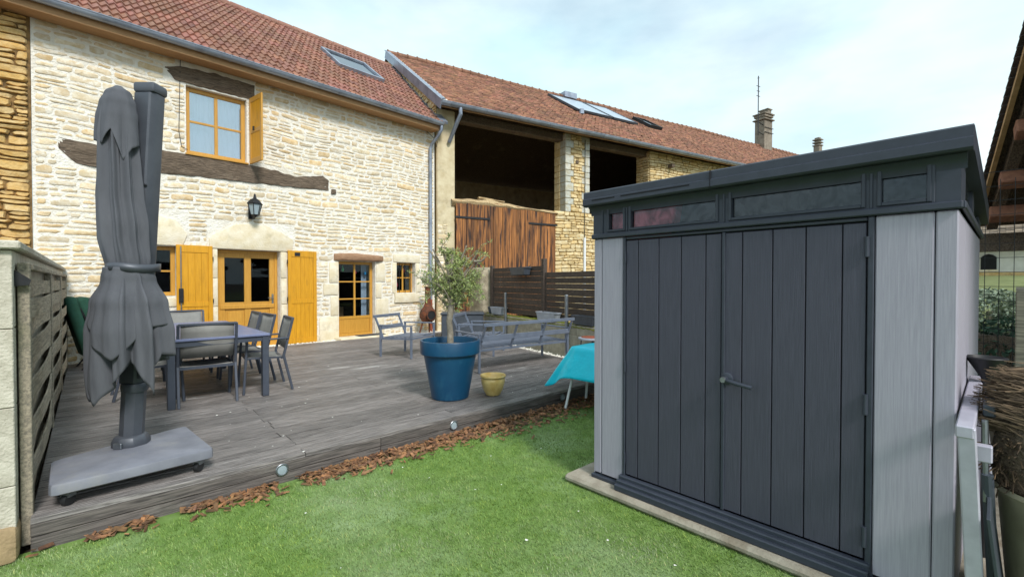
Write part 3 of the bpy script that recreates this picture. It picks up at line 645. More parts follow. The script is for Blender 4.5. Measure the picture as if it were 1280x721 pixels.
for z in (1.3, 3.2, 5.0): MB().lathe([(.047, -.015), (.053, -.015), (.053, .015), (.047, .015)], 12, (px - .07, -.075, z), cap=False).build('pipe_clip', 'zinc', dp)
MB().tube([(px - .2, -.1, 5.7), (px + .0, -.16, 5.55), (px + .12, -.1, 5.35), (px + .2, -.05, 5.5), (px + .05, -.12, 5.68)], .008, 5).build('cable', 'iron', house)
# skylight
sk = bpy.data.objects.new('skylight', None); col.objects.link(sk); sk.parent = house; ang = math.atan(HS); sk.location = (1.62, 1.45, hz(1.45)); sk.rotation_euler = (ang, 0, 0); sk['label'] = 'wide framed skylight in the house roof'
mb = MB(); frame_rect(mb, 0, 1.38, 0, 1.45, -.14, -.02, .07); fr = mb.xf(Matrix.Rotation(R(-90), 4, 'X')).build('skylight_frame', 'zinc', sk, bev=.006)
MB().box(.07, 1.31, .07, 1.38, .06, .09).build('pane', 'roofglass', sk); MB().box(.07, 1.31, .07, 1.38, .02, .03).build('blind', 'room', sk)

# ------------------------------------------------------------------ neighbouring dry stone wall on the left
nb = thing('neighbour_house_wall', 'dry yellow rubble wall of the neighbouring house at the left edge', 'wall', (*PH, 0), HA)
bk = box('wall', 'dryjoint', nb, -7.5, -4.175, .0, .5, 0, 6.1, bev=0)
rg_ = random.Random(44)
sts = lay(rg_, -5.6, -4.2, .9, 5.95, [], (.06, .15), (.16, .5), .02, .07, [(1, 1, 1), (1.05, .98, .85), (.9, .85, .75), (1.08, 1.04, .95), (.95, .88, .7)], .3, .03)
put_stones(sts, lambda s: -s[0][0][0], 'drystone', bk, rg_, y=.02)

# ------------------------------------------------------------------ barn (local x along its front, y into it)
BA = -12.5; PB = (7.265, 11.106)
barn = thing('barn', 'long old stone barn with open bays and brown tiled roof', 'barn', (*PB, 0), BA)
BZ, BS, BE, BR, BL = 6.85, .66, -.5, 5.0, 33.0
bz = lambda y: BZ + BS * y
box('pier', 'plaster', barn, .06, .63, .0, .6, 0, 6.5, bev=.03)
rg_ = random.Random(13)
sts = lay(rg_, .07, .4, .3, 3.2, [], (.09, .17), (.14, .3), .03, .015, PAL, .3, .02); put_stones(sts, lambda s: 0, 'stone', barn, rg_)
bp = [(1, 1, 1), (1.05, 1.0, .92), (.92, .85, .72), (1.06, 1.04, 1.0), (.98, .9, .75)]
grey = [(.78, .94, 1.35), (.72, .88, 1.28), (.86, 1.0, 1.42)]
# pillar between the bays, with dressed corner blocks
pil = box('pillar', 'barnjoint', barn, 4.63, 5.65, .015, .62, 3.9, 6.55, bev=0)
cor = []; z = 3.9; i = 0
while z < 6.4:
    h = rg_.uniform(.2, .34); z1 = min(6.5, z + h)
    for (a, b) in ((4.62, 4.62 + (.34 if i % 2 else .22)), (5.66 - (.22 if i % 2 else .34), 5.66)):
        cor.append((a, b, z, z1)); k = rg_.choice(grey)
        MB().box(a, b, -.012, .3, z + .008, z1 - .006, k).build('corner_block', 'barnstone', pil, bev=.012)
    MB().box(4.61, 4.65, .31, .63, z + .008, z1 - .006, rg_.choice(bp)).build('corner_block', 'barnstone', pil, bev=.012)
    z = z1; i += 1
sts = lay(rg_, 4.63, 5.65, 3.92, 6.5, cor + [(5.05, 5.17, 5.55, 5.68)], (.07, .14), (.12, .34), .018, .03, bp, .2, .015); put_stones(sts, lambda s: 0, 'barnstone', pil, rg_)
MB().box(5.06, 5.16, -.02, .03, 5.56, 5.67).build('putlog_hole', 'oldbeam', pil)
# low wall under the bays
low = box('low_wall', 'barnjoint', barn, 4.17, 8.56, .02, .6, 0, 3.9, bev=0)
sts = lay(rg_, 4.17, 8.55, .3, 3.9, [], (.07, .15), (.14, .42), .018, .035, bp, .25, .02); put_stones(sts, lambda s: s[0][0][0] + (40 if s[0][0][1] < 1.5 else 0), 'barnstone', low, rg_)
MB().box(5.1, 5.4, -.03, .03, 3.0, 3.18, (.95, 1, 1.05)).build('pale_block', 'barnstone', low, bev=.012)
# long wall to the right of the bays
far = box('long_wall', 'barnjoint', barn, 8.58, BL, .02, .68, 0, 6.5, bev=0)
sts = lay(rg_, 8.57, 30.0, .3, 6.48, [], (.08, .16), (.16, .5), .02, .035, bp, .25, .02); put_stones(sts, lambda s: s[0][0][0] + (40 if s[0][0][1] < 5.0 else 0), 'barnstone', far, rg_)
mb = MB(); sts = lay(rg_, .0, .66, 3.9, 6.45, [], (.08, .16), (.16, .4), .02, .03, bp, .2, .02)
for s_ in sts: stone_mb(mb, s_, rg_)
mb.xf(Matrix.Translation((8.57, .02, 0)) @ Matrix.Scale(-1, 4, (1, 0, 0)) @ Matrix.Rotation(R(-90), 4, 'Z') @ Matrix.Scale(-1, 4, (1, 0, 0)) if False else Matrix(((0, 1, 0, 8.57), (1, 0, 0, .02), (0, 0, 1, 0), (0, 0, 0, 1))))
mb.build('end_stones', 'barnstone', far, kind='stuff')
MB().bar((9.6, -.25, 6.02), (9.6, .2, 6.02), .16, .14).build('beam_stub', 'oldbeam', far, bev=.01)
# inside
MB().add([(.1, 9.8, 0), (BL, 9.8, 0), (BL, 9.8, 6.8), (.1, 9.8, 6.8)], [(0, 1, 2, 3)]).build('back_wall', 'plaster', barn, smooth=0)
MB().add([(.05, 0, 0), (.05, 10, 0), (.05, 10, bz(0) - .25), (.05, 5, bz(5) - .25), (.05, 0, bz(0) - .25)], [(0, 1, 2, 3, 4)]).build('gable_wall', 'drystone', barn, smooth=0)
MB().add([(BL, 0, 0), (BL, 10, 0), (BL, 10, bz(0) - .25), (BL, 5, bz(5) - .25), (BL, 0, bz(0) - .25)], [(0, 1, 2, 3, 4)]).build('gable_wall', 'drystone', barn, smooth=0)
box('loft_floor', 'straw', barn, .1, BL, .7, 9.7, 3.2, 3.4, bev=0)
mb = MB(); sts = lay(random.Random(3), 0, 5.0, 6.3, 10.2, [], (.08, .2), (.2, .5), .02, .04, bp, .3, .03)
for s_ in sts:
    if s_[0][6][1] < bz(s_[0][6][0]) - .2: stone_mb(mb, s_, rg_)
mb.xf(Matrix(((0, 1, 0, .05), (1, 0, 0, 0), (0, 0, 1, 0), (0, 0, 0, 1)))); mb.build('gable_stones', 'barnstone', barn, kind='stuff')
MB().bar((.63, .3, 6.42), (BL, .3, 6.42), .3, .24).build('wall_plate', 'oldbeam', barn, bev=.02)
for x in np.arange(.9, 16, .62): MB().bar((x, BE + .06, bz(BE + .06) - .14), (x, 4.9, bz(4.9) - .14), .1, .12).build('rafter', 'oldbeam', barn)
# roof
rf = MB().add([(-.02, BE, bz(BE) - .06), (BL, BE, bz(BE) - .06), (BL, BR, bz(BR) - .06), (-.02, BR, bz(BR) - .06), (-.02, 10.5, bz(BE) - .06), (BL, 10.5, bz(BE) - .06)], [(0, 1, 2, 3), (3, 2, 5, 4)]).build('roof', 'oldbeam', barn, smooth=0)
def barn_tiles():
    rg = np.random.default_rng(8); ang = math.atan(BS); ex = .115; w = .17; nr = int((BR - BE) / math.cos(ang) / ex) + 1; V = []; F = []; T = []; o = 0
    for r in range(nr):
        n = int((BL + .02) / w); x = -.02 + np.arange(n) * w + (w / 2 if r % 2 else 0) + rg.uniform(-.006, .006, n); y0 = BE - .02 + r * ex * math.cos(ang) + rg.uniform(-.006, .006, n); y1 = y0 + ex * 1.5 * math.cos(ang)
        z0 = bz(y0) + .022 + rg.uniform(-.008, .02, n); z1 = bz(y1) - .02; ww = w - .006; yb = y0
        v = np.stack([np.c_[x, y0, z0], np.c_[x + ww, y0, z0 + rg.uniform(-.004, .004, n)], np.c_[x + ww, y1, z1], np.c_[x, y1, z1], np.c_[x, yb, z0 - .045], np.c_[x + ww, yb, z0 - .045]], 1).reshape(-1, 3)
        b = o + np.arange(n)[:, None] * 6; F.append((b + np.array([[0, 1, 2, 3]]))); F.append(b + np.array([[4, 5, 1, 0]])); V.append(v); o += n * 6
        k = rg.uniform(.55, 1.3, n); t = np.c_[k * rg.uniform(.95, 1.12, n), k * rg.uniform(.9, 1.08, n), k * rg.uniform(.9, 1.1, n)]; T.append(np.repeat(t, 6, 0))
    fast_mesh('roof_tile_field', np.concatenate(V), np.concatenate(F), 'barntile', np.concatenate(T), rf)
barn_tiles()
k = 0; x = 0.0
mrt = MB().lathe([(.105, 0), (.14, .015), (.135, .05), (.115, .07), (.11, .36), (.10, .40)], 12, axis='x', cap=False).mesh('ridge_tile', 'barntile')
while x < BL - .4:
    o = link('ridge_tile', mrt, rf); o.location = (x, BR, bz(BR) + .0 + .02 * math.sin(x * .8)); o.rotation_euler = (0, rnd.uniform(-.02, .02), 0); x += .38
gutter(barn, -.05, BL, BE - .08, bz(BE) - .05, .095)
box('eave_board', 'soffit', barn, .0, BL, BE - .0, BE + .03, bz(BE) - .16, bz(BE) - .055)
MB().tube([(.55, BE - .08, bz(BE) - .13), (.55, BE - .08, bz(BE) - .3), (.50, BE + .15, 5.95), (.42, -.06, 5.55)], .055, 12).build('downpipe', 'zinc', barn)
# zinc verge board and flashing
a0 = (-.05, BE - .14, bz(BE - .14) - .06); a1 = (-.05, BR, bz(BR) - .06)
MB().bar(a0, a1, .03, .26, up=(0, 0, 1)).build('verge_board', 'zinc', barn); MB().bar((a0[0] + .05, a0[1], a0[2] + .15), (a1[0] + .05, a1[1], a1[2] + .15), .17, .025).build('verge_cap', 'zinc', barn)
for i in range(24):
    y = BE + i * .235; MB().box(.02, .2, y, y + .18, 0, .05).xf(Matrix.Translation((0, 0, bz(y) + .02)) ).build('verge_mortar', 'mortar', barn, bev=.015)
hb = Matrix.Rotation(R(HA - BA), 4, 'Z')
fl = MB(); q0 = Vector((rr(HE) - .02, HE - .05, hz(HE - .05) + .05)); q1 = Vector((rr(HR) - .0, HR, hz(HR) + .05)); fl.bar(q0, q1, .22, .07).build('flashing', 'zinc', house)
# chimneys
ch = box('chimney', 'chimney', barn, 23.6, 24.45, 4.6, 5.25, 9.3, 11.75, bev=.02); ch['label'] = 'tall rendered chimney with stacked slab cap'
for k, (z, e) in enumerate(((11.75, .1), (11.95, .04), (12.1, .1))): box('cap_slab', 'chimney', ch, 23.6 - e, 24.45 + e, 4.6 - e, 5.25 + e, z + .002, z + .08 + .06 * (k == 1), bev=.01)
for x in (23.7, 24.02, 24.34): box('cap_post', 'chimney', ch, x - .1, x + .1, 4.65, 5.2, 11.84, 11.94)
box('chimney_pot', 'chimney', ch, 24.0, 24.4, 4.65, 5.2, 12.19, 12.45); box('cap_slab', 'chimney', ch, 23.95, 24.45, 4.6, 5.25, 12.452, 12.52)
for z in (11.25, 10.95): MB().tube([(23.56, 4.56, z), (24.49, 4.56, z)], .02, 6).build('strap', 'iron', ch)
an = MB().tube([(22.75, 4.5, 10.6), (22.75, 4.5, 14.2)], .028, 6)
for z, l in ((14.0, .2), (13.5, .35), (13.2, .3), (12.9, .35)): an.tube([(22.75 - l, 4.5 - l * .3, z), (22.75 + l, 4.5 + l * .3, z + .15)], .018, 4)
an.tube([(22.75, 4.5, 10.8), (23.6, 4.7, 10.8)], .025, 5); an.tube([(22.75, 4.5, 11.4), (23.6, 4.7, 11.4)], .025, 5); an.build('antenna', 'iron', ch)
c2 = box('chimney', 'chimney', barn, 30.55, 30.95, 4.8, 5.2, 9.5, 11.2, bev=.02); c2['label'] = 'small far chimney just above the shed roof'
for k in range(3): box('cap_slab', 'chimney', c2, 30.5, 31.0, 4.75, 5.25, 11.202 + k * .2, 11.28 + k * .2); box('cap_post', 'chimney', c2, 30.6, 30.9, 4.85, 5.15, 11.282 + k * .2, 11.4 + k * .2)
box('vent', 'zinc', barn, 8.15, 8.85, 4.75, 5.2, 10.1, 10.36); 
def roof_item(name, x0, y0, w, l, tilt, lift, label, cat, mat, group=None):
    M0 = Matrix.Translation((*PB, 0)) @ Matrix.Rotation(R(BA), 4, 'Z') @ Matrix.Translation((x0, y0, bz(y0) + lift)) @ Matrix.Rotation(math.atan(BS) + tilt, 4, 'X')
    t = thing(name, label, cat, group=group); t.matrix_world = M0
    mb = MB(); frame_rect(mb, 0, w, 0, l, -.09, 0, .05); mb.xf(Matrix.Rotation(R(-90), 4, 'X')).build('frame', 'planterdark', t, bev=.004); MB().box(.05, w - .05, .05, l - .05, .055, .075).build('panel', mat, t)
    for x in (.25, w - .25): MB().box(x - .03, x + .03, .1, l - .1, -lift - .05, -.002).build('bracket', 'zinc', t)
roof_item('solar_panel', 6.9, 2.25, 1.85, 2.5, -.01, .06, 'left one of two glazed solar collectors on the barn roof', 'solar panel', 'solar')
roof_item('solar_panel', 8.83, 2.25, 1.4, 2.5, -.01, .06, 'right one of two glazed solar collectors on the barn roof', 'solar panel', 'solar')
sk2 = bpy.data.objects.new('skylight', None); col.objects.link(sk2); sk2.parent = barn; sk2.location = (11.2, 2.5, bz(2.5)); sk2.rotation_euler = (math.atan(BS), 0, 0); sk2['label'] = 'small dark skylight right of the solar collectors'
mb = MB(); frame_rect(mb, 0, .8, 0, 1.3, -.16, 0, .07); mb.xf(Matrix.Rotation(R(-90), 4, 'X')).build('skylight_frame', 'iron', sk2); MB().box(.07, .73, .07, 1.23, .09, .12).build('pane', 'roofglass', sk2)
MB().lathe([(.06, 0), (.1, .0), (.09, .2), (.05, .22)], 10, (7.0, 2.1, bz(2.1))).build('vent_cowl', 'zinc', barn)
# timber gate
gate = thing('timber_gate', 'tall weathered reddish plank barn gate with iron strap hinges', 'gate', (0, 0, 0)); gate.location = (*PB, 0); gate.rotation_euler = (0, 0, R(BA))
rg_ = random.Random(6); x = .62; i = 0
while x < 4.15:
    w_ = rg_.uniform(.13, .2); x1 = min(4.16, x + w_); zt = 3.86 + .06 * math.sin(x * 1.1) + rg_.uniform(-.03, .02)
    MB().box(x + .004, x1 - .004, -.09 + rg_.uniform(-.008, .008), -.05, .5, zt).build('plank', 'gatewood', gate, bev=.004)
    x = x1
for (a, b, z) in ((.6, 1.72, 3.43), (3.1, 4.22, 3.40)): MB().box(a, b, -.112, -.1, z - .03, z + .03).build('strap_hinge', 'iron', gate, bev=.003)
box('cross_rail', 'gatewood', gate, .64, 4.14, -.045, .0, 3.2, 3.36); box('cross_rail', 'gatewood', gate, .64, 4.14, -.045, .0, 1.2, 1.36)
# ragged boards and straw lying on top of the gate
mb = MB(); n = 44; vs = []; fs = []
for i in range(n + 1):
    x = .5 + 3.75 * i / n
    for j, y in enumerate((-.12, -.02, .15, .4, .75)):
        h = 3.86 + .06 * math.sin(x * 1.1) + (0, .05, .09, .12, .05)[j] + mnoise.noise(Vector((x * 2.6, y * 4, 5))) * .06 + .06 * math.exp(-((x - 1.9) / .5) ** 2) * (j > 0); vs.append((x, y, h if j else h - .01))
    vs.append((x, .75, 3.75)); vs.append((x, -.04, 3.75))
m = 7
for i in range(n):
    for k in range(m): a, b = i * m + k, i * m + (k + 1) % m; fs.append((a, b, b + m, a + m))
mb.add(vs, fs); tag(mb.build('straw_heap', 'straw', smooth=60), 'straw and rubble heaped along the top of the plank gate', 'straw'); bpy.data.objects['straw_heap'].location = (*PB, 0); bpy.data.objects['straw_heap'].rotation_euler = (0, 0, R(BA))
t = thing('loose_board', 'pale weathered board lying on top of the gate', 'board', (*PB, 0), BA); MB().bar((1.4, .05, 4.06), (2.3, .08, 4.03), .12, .02).bar((1.45, .15, 4.11), (1.95, .12, 4.07), .10, .02).build('boards', 'straw', t)
cp = thing('conduit', 'white conduit pipe with dark cable running up the barn wall', 'pipe', (*PB, 0), BA)
MB().tube([(5.39, -.07, .4), (5.39, -.07, 3.05)], .045, 10).build('pipe', 'whitemetal', cp); MB().tube([(5.39, -.06, 3.0), (5.41, -.06, 4.8), (5.42, -.05, 6.4)], .012, 5).build('cable', 'iron', cp)

# ------------------------------------------------------------------ boundary wall and dark fence (local x = along 77.5 deg from (7.0,7.2), y = outwards away from the deck is -y)
QA = 77.5; PQ = (7.0, 7.2)
bw = thing('block_wall', 'low mossy concrete block wall behind the metal sofa', 'wall', (*PQ, 0), QA)
# rows of blocks
rg_ = random.Random(2)
for r in range(4):
    x = -6.1 - (.25 if r % 2 else 0)
    while x < 2.1:
        x1 = min(2.1, x + .5)
        MB().box(x + .003, x1 - .003, -.2, 0, -.02 + r * .192 + .003, -.02 + (r + 1) * .192 - .003).build('block', 'blockmoss', bw, bev=.006); x = x1
box('mortar_core', 'concrete', bw, -6.0, 2.09, -.195, -.006, -.01, .74, bev=0)
mb = MB(); rg2 = random.Random(8); vs = []; fs = []; n = 130
for i in range(n + 1):
    x = -6.1 + 8.2 * i / n
    for j, y in enumerate((.012, -.03, -.1, -.2)): vs.append((x, y, .745 + (-.03 - .03 * rg2.random() if j == 0 else .016 * rg2.random() + .008)))
for i in range(n):
    for j in range(3): a = i * 4 + j; fs.append((a, a + 1, a + 5, a + 4))
mb.add(vs, fs).build('moss_strip', 'moss', bw, smooth=60)
df = thing('plank_fence', 'dark horizontal plank fence on top of the block wall', 'fence', (*PQ, 0), QA)
for x, h in ((1.74, 1.95), (-.58, 2.03), (-3.1, 1.9), (-5.6, 1.9)): box('post', 'darkfence', df, x - .045, x + .045, -.19, -.10, .77, h)
for (a, b, zt) in ((-.53, 1.69, 1.9), (-3.05, -.63, 1.745), (-5.55, -3.15, 1.745)):
    z = .80; i = 0
    while z < zt - .04:
        h = rnd.uniform(.105, .135); z1 = min(zt, z + h)
        box('plank', 'darkfence', df, a, b, -.165 + rnd.uniform(-.004, .004), -.135, z + .003, z1 - .003, bev=.003); z = z1
rp = thing('roughcast_pillar', 'rounded roughcast pillar at the end of the dark plank fence', 'pillar', (*PQ, 0), QA)
vs = []; fs = []; n = 26; m = 24
for i in range(n + 1):
    z = 1.92 * i / n; k = 1 if z < 1.7 else math.sqrt(max(0.02, 1 - ((z - 1.7) / .23) ** 2))
    for j in range(m):
        th = 2 * math.pi * j / m; c, s = math.cos(th), math.sin(th); ex = .42; x = 2.28 + .42 * math.copysign(abs(c) ** ex, c) * (.6 + .4 * k); y = -.12 + .22 * math.copysign(abs(s) ** ex, s) * (.5 + .5 * k)
        q = mnoise.noise(Vector((x * 6, y * 6, z * 6))) * .03; vs.append((x + q * c, y + q * s, z))
for i in range(n):
    for j in range(m): j2 = (j + 1) % m; fs.append((i * m + j, i * m + j2, (i + 1) * m + j2, (i + 1) * m + j))
fs.append(tuple(n * m + j for j in range(m)))
MB().add(vs, fs).build('shaft', 'roughcast', rp, smooth=70)
def loc_q(x, y, z=0): c, s = math.cos(R(QA)), math.sin(R(QA)); return (PQ[0] + c * x - s * y, PQ[1] + s * x + c * y, z)
for x, h, lab in ((.75, 1.27, 'left steel tube standing on the block wall'), (-1.59, 1.28, 'right steel tube standing on the block wall')):
    t = thing('steel_tube', lab, 'tube', loc_q(x, .03, 0), QA, 'steel tubes on the block wall'); MB().tube([(0, 0, .1), (0, 0, h)], .036, 14).build('tube', 'steel', t); MB().lathe([(.036, 0), (.04, .003), (.036, .02), (.01, .03)], 14, (0, 0, h)).build('end_cap', 'steel', t)
def planter(loc, rz, l, mat, label, ear=True, soil=True):
    t = thing('planter_box', label, 'planter', loc, rz); w, h = .17, .17
    def ring(s, z, i=0): return [(-l / 2 * s + i, -w / 2 * s + i, z), (l / 2 * s - i, -w / 2 * s + i, z), (l / 2 * s - i, w / 2 * s - i, z), (-l / 2 * s + i, w / 2 * s - i, z)]
    vs = ring(.86, 0) + ring(.97, h - .025) + ring(1.03, h - .025) + ring(1.03, h) + ring(.97, h, .004) + ring(.9, .11); fs = [(3, 2, 1, 0)]
    for r in range(5):
        for k in range(4): fs.append((r * 4 + k, r * 4 + (k + 1) % 4, r * 4 + 4 + (k + 1) % 4, r * 4 + 4 + k))
    MB().add(vs, fs).build('trough', mat, t, bev=.006); MB().add(ring(.93, .125), [(0, 1, 2, 3)]).build('soil', 'soil', t)
    return t
planter(loc_q(1.18, -.02, .765), QA, .56, 'planterlight', 'small light grey planter trough left of the left steel tube')
planter(loc_q(-.90, -.03, .765), QA, .66, 'planterlight', 'long light grey planter trough between the steel tubes')
planter(loc_q(-2.05, -.05, .765), QA, .62, 'planterdark', 'dark grey planter trough at the shed end of the block wall')
t = planter(loc_q(.20, -.03, 1.70), QA, .66, 'planterdark', 'dark planter trough hooked on top of the plank fence')
MB().bar((-.2, -.07, .16), (-.2, -.16, .22), .02, .008).bar((.2, -.07, .16), (.2, -.16, .22), .02, .008).build('hook', 'iron', t)
t = thing('flower_pot', 'little grey pot at the pillar end of the block wall', 'pot', loc_q(1.62, -.04, .765)); MB().lathe([(.05, 0), (.075, .13), (.085, .13), (.085, .16), (.07, .16), (.065, .1)], 16).build('pot', 'planterdark', t)

# ------------------------------------------------------------------ left block wall and woven fence
lw = thing('block_wall', 'pale concrete block wall with flat coping at the left edge', 'wall', (0, 0, 0))
box('core', 'concrete', lw, -.69, -.34, 3.75, 10.6, .0, 1.72, bev=0)
MB().box(-.72, -.30, 3.69, 3.95, 0, .2).build('footing_stone', 'footing', lw, bev=.03, seg=2)
z = -.02; r = 0
while z < 1.7:
    h = .44 if r == 0 else .2 if False else .435; z1 = min(1.725, z + h)
    y = 3.72
    while y < 10.5:
        y1 = min(10.55, y + (.5 if (r % 2 == 0 or y > 3.8) else .25)); box('block', 'block', lw, -.70, -.308, y + .002, y1 - .002, z + .002, z1 - .002, bev=.004); y = y1
    z = z1; r += 1
y = 3.68
while y < 10.5: box('coping_slab', 'block', lw, -.74, -.272, y, min(10.6, y + 1.0) - .004, 1.728, 1.775, bev=.008); y += 1.0
fn = thing('woven_fence', 'grey woven slat fence panels along the left side of the deck', 'fence', (0, 0, 0))
panels = [(4.02, 6.0), (6.1, 8.0), (8.1, 10.0)]
for y in (3.9, 6.05, 8.05, 10.05): box('post', 'fencewood', fn, -.300, -.250, y - .05, y + .05, .02 if y < 4 else DZ, 1.66)
for (a, b) in panels:
    z = DZ + .04; i = 0; nseg = 18
    while z < 1.52:
        h = .112; mb = MB(); ph = math.pi * (i % 2)
        pts = []
        for k in range(nseg + 1):
            u = k / nseg; yy = a - .07 + (b - a + .14) * u; xx = -.264 + .022 * math.sin(u * math.pi) * (1 if i % 2 else -1); pts.append((xx, yy))
        vs = []; fs = []
        for (xx, yy) in pts: vs += [(xx - .005, yy, z), (xx + .005, yy, z), (xx + .005, yy, z + h), (xx - .005, yy, z + h)]
        for k in range(nseg):
            for j in range(4): fs.append((4 * k + j, 4 * k + (j + 1) % 4, 4 * k + 4 + (j + 1) % 4, 4 * k + 4 + j))
        fs += [(3, 2, 1, 0), tuple(4 * nseg + j for j in range(4))]
        mb.add(vs, fs).build('slat', 'fencewood', fn, smooth=40); z += .122; i += 1
    for u in (): yy = a + (b - a) * u; box('upright', 'fencewood', fn, -.280, -.256, yy - .012, yy + .012, DZ + .02, 1.62)
    box('top_rail', 'fencewood', fn, -.292, -.244, a - .02, b + .02, 1.62, 1.655)
br = MB().prism([(-.345, 1.52), (-.335, 1.64), (-.24, 1.56), (-.25, 1.53)], 3.80, 3.84).build('corner_bracket', 'iron', fn)

# ------------------------------------------------------------------ cantilever parasol
RT = Vector((math.sin(R(47.26)), -math.cos(R(47.26)), 0)); FW = Vector((math.cos(R(47.26)), math.sin(R(47.26)), 0))
par = thing('parasol', 'closed charcoal cantilever parasol on a heavy grey base', 'parasol', (.22, 4.37, DZ), -42.74)   # local x to the right, y away from the yard
bs = MB(); cb = [(-.43, -.42), (.43, -.36), (.40, .42), (-.42, .40)]
def base_slab():
    vs = []; fs = []
    base = [Vector((-.20, 4.33)), Vector((.585, 4.65)), Vector((.655, 3.87)), Vector((-.185, 3.80))]; cen = sum(base, Vector((0, 0))) / 4
    def ring(k, z):
        out = []
        for i in range(4):
            p = cen + (base[i] - cen) * k; q = cen + (base[(i + 1) % 4] - cen) * k; o = cen + (base[i - 1] - cen) * k; d1 = (o - p).normalized() * .035; d2 = (q - p).normalized() * .035
            out += [p + d1, p + d1 * .3 + d2 * .3, p + d2]
        res = []
        for p in out:
            w = Vector((p.x - .22, p.y - 4.37, 0)); res.append((w.dot(RT), w.dot(FW), z))
        return res
    for k, z in ((.93, .085), (1.0, .098), (1.0, .145), (.988, .158), (.95, .163)): vs += ring(k, z)
    n = 12
    for r in range(4):
        for k in range(n): fs.append((r * n + k, r * n + (k + 1) % n, (r + 1) * n + (k + 1) % n, (r + 1) * n + k))
    vs.append((sum(v[0] for v in vs[-n:]) / n, sum(v[1] for v in vs[-n:]) / n, .172)); c = len(vs) - 1
    for k in range(n): fs.append((4 * n + k, 4 * n + (k + 1) % n, c))
    fs.append(tuple(range(n))[::-1]); MB().add(vs, fs).build('base', 'basegrey', par, smooth=25)
    for p in base:
        p = cen + (p - cen) * .8; w = Vector((p.x - .22, p.y - 4.37, 0)); x, y = w.dot(RT), w.dot(FW)
        t = MB().lathe([(.01, -.016), (.036, -.016), (.038, 0), (.036, .016), (.01, .016)], 14, (x, y, .039), axis='x').build('castor', 'black', par); MB().box(x - .025, x + .025, y - .02, y + .03, .055, .09).build('castor_fork', 'steel', t)
base_slab()
lean = Vector((.066, .0, 1)).normalized()
def along(z): return Vector((.066 * (z - .17), 0, z))
def ring_poly(r, z, n=8, sx=1): return None
MB().lathe([(.115, .162), (.115, .20), (.10, .235), (.07, .245)], 8, (0, 0, 0)).build('mast_socket', 'mast', par, bev=.004)
MB().box(-.03, .03, -.125, -.105, .17, .21).build('socket_latch', 'steel', par, bev=.004)
MB().tube([along(.24), along(.62)], .074, 8).build('lower_mast', 'mast', par, smooth=20); MB().lathe([(.08, .56), (.083, .575), (.083, .61), (.078, .62)], 12, (.03, 0, 0)).build('mast_collar', 'mast', par)
up_ = MB(); 
prof = [(-.07, -.06), (.05, -.065), (.075, -.03), (.075, .05), (.05, .065), (-.05, .065), (-.07, .03)]
vs = []; fs = []
for z in (.62, 2.72):
    o = along(z); vs += [(o.x + x, o.y + y, z) for x, y in prof]
n = len(prof); fs = [tuple(range(n))[::-1], tuple(range(n, 2 * n))] + [(k, (k + 1) % n, n + (k + 1) % n, n + k) for k in range(n)]
up_.add(vs, fs).build('mast', 'mast', par, bev=.008, smooth=20)
o = along(2.76); MB().box(o.x - .075, o.x + .08, -.07, .07, 2.715, 2.79).build('mast_cap', 'mast', par, bev=.02, seg=2)
o = along(1.7); MB().box(o.x - .056, o.x - .05, -.068, -.06, 1.05, 2.69).build('mast_groove', 'black', par)
for z in (1.45, 1.62, 1.78, 2.05): o = along(z); MB().lathe([(.008, -.072), (.008, -.06)], 10, (o.x + .055, 0, z), axis='y').build('pin_hole', 'black', par)
o = along(1.99); MB().box(o.x - .005, o.x + .035, -.0675, -.064, 1.95, 2.02).build('label_plate', 'black', par)
o = along(.95); MB().box(o.x + .02, o.x + .13, -.12, .05, .78, 1.06).build('crank_box', 'mast', par, bev=.02, seg=2)
MB().tube([(o.x + .06, -.02, .66), (o.x + .06, -.02, .9)], .04, 12).build('crank_hub', 'mast', par)
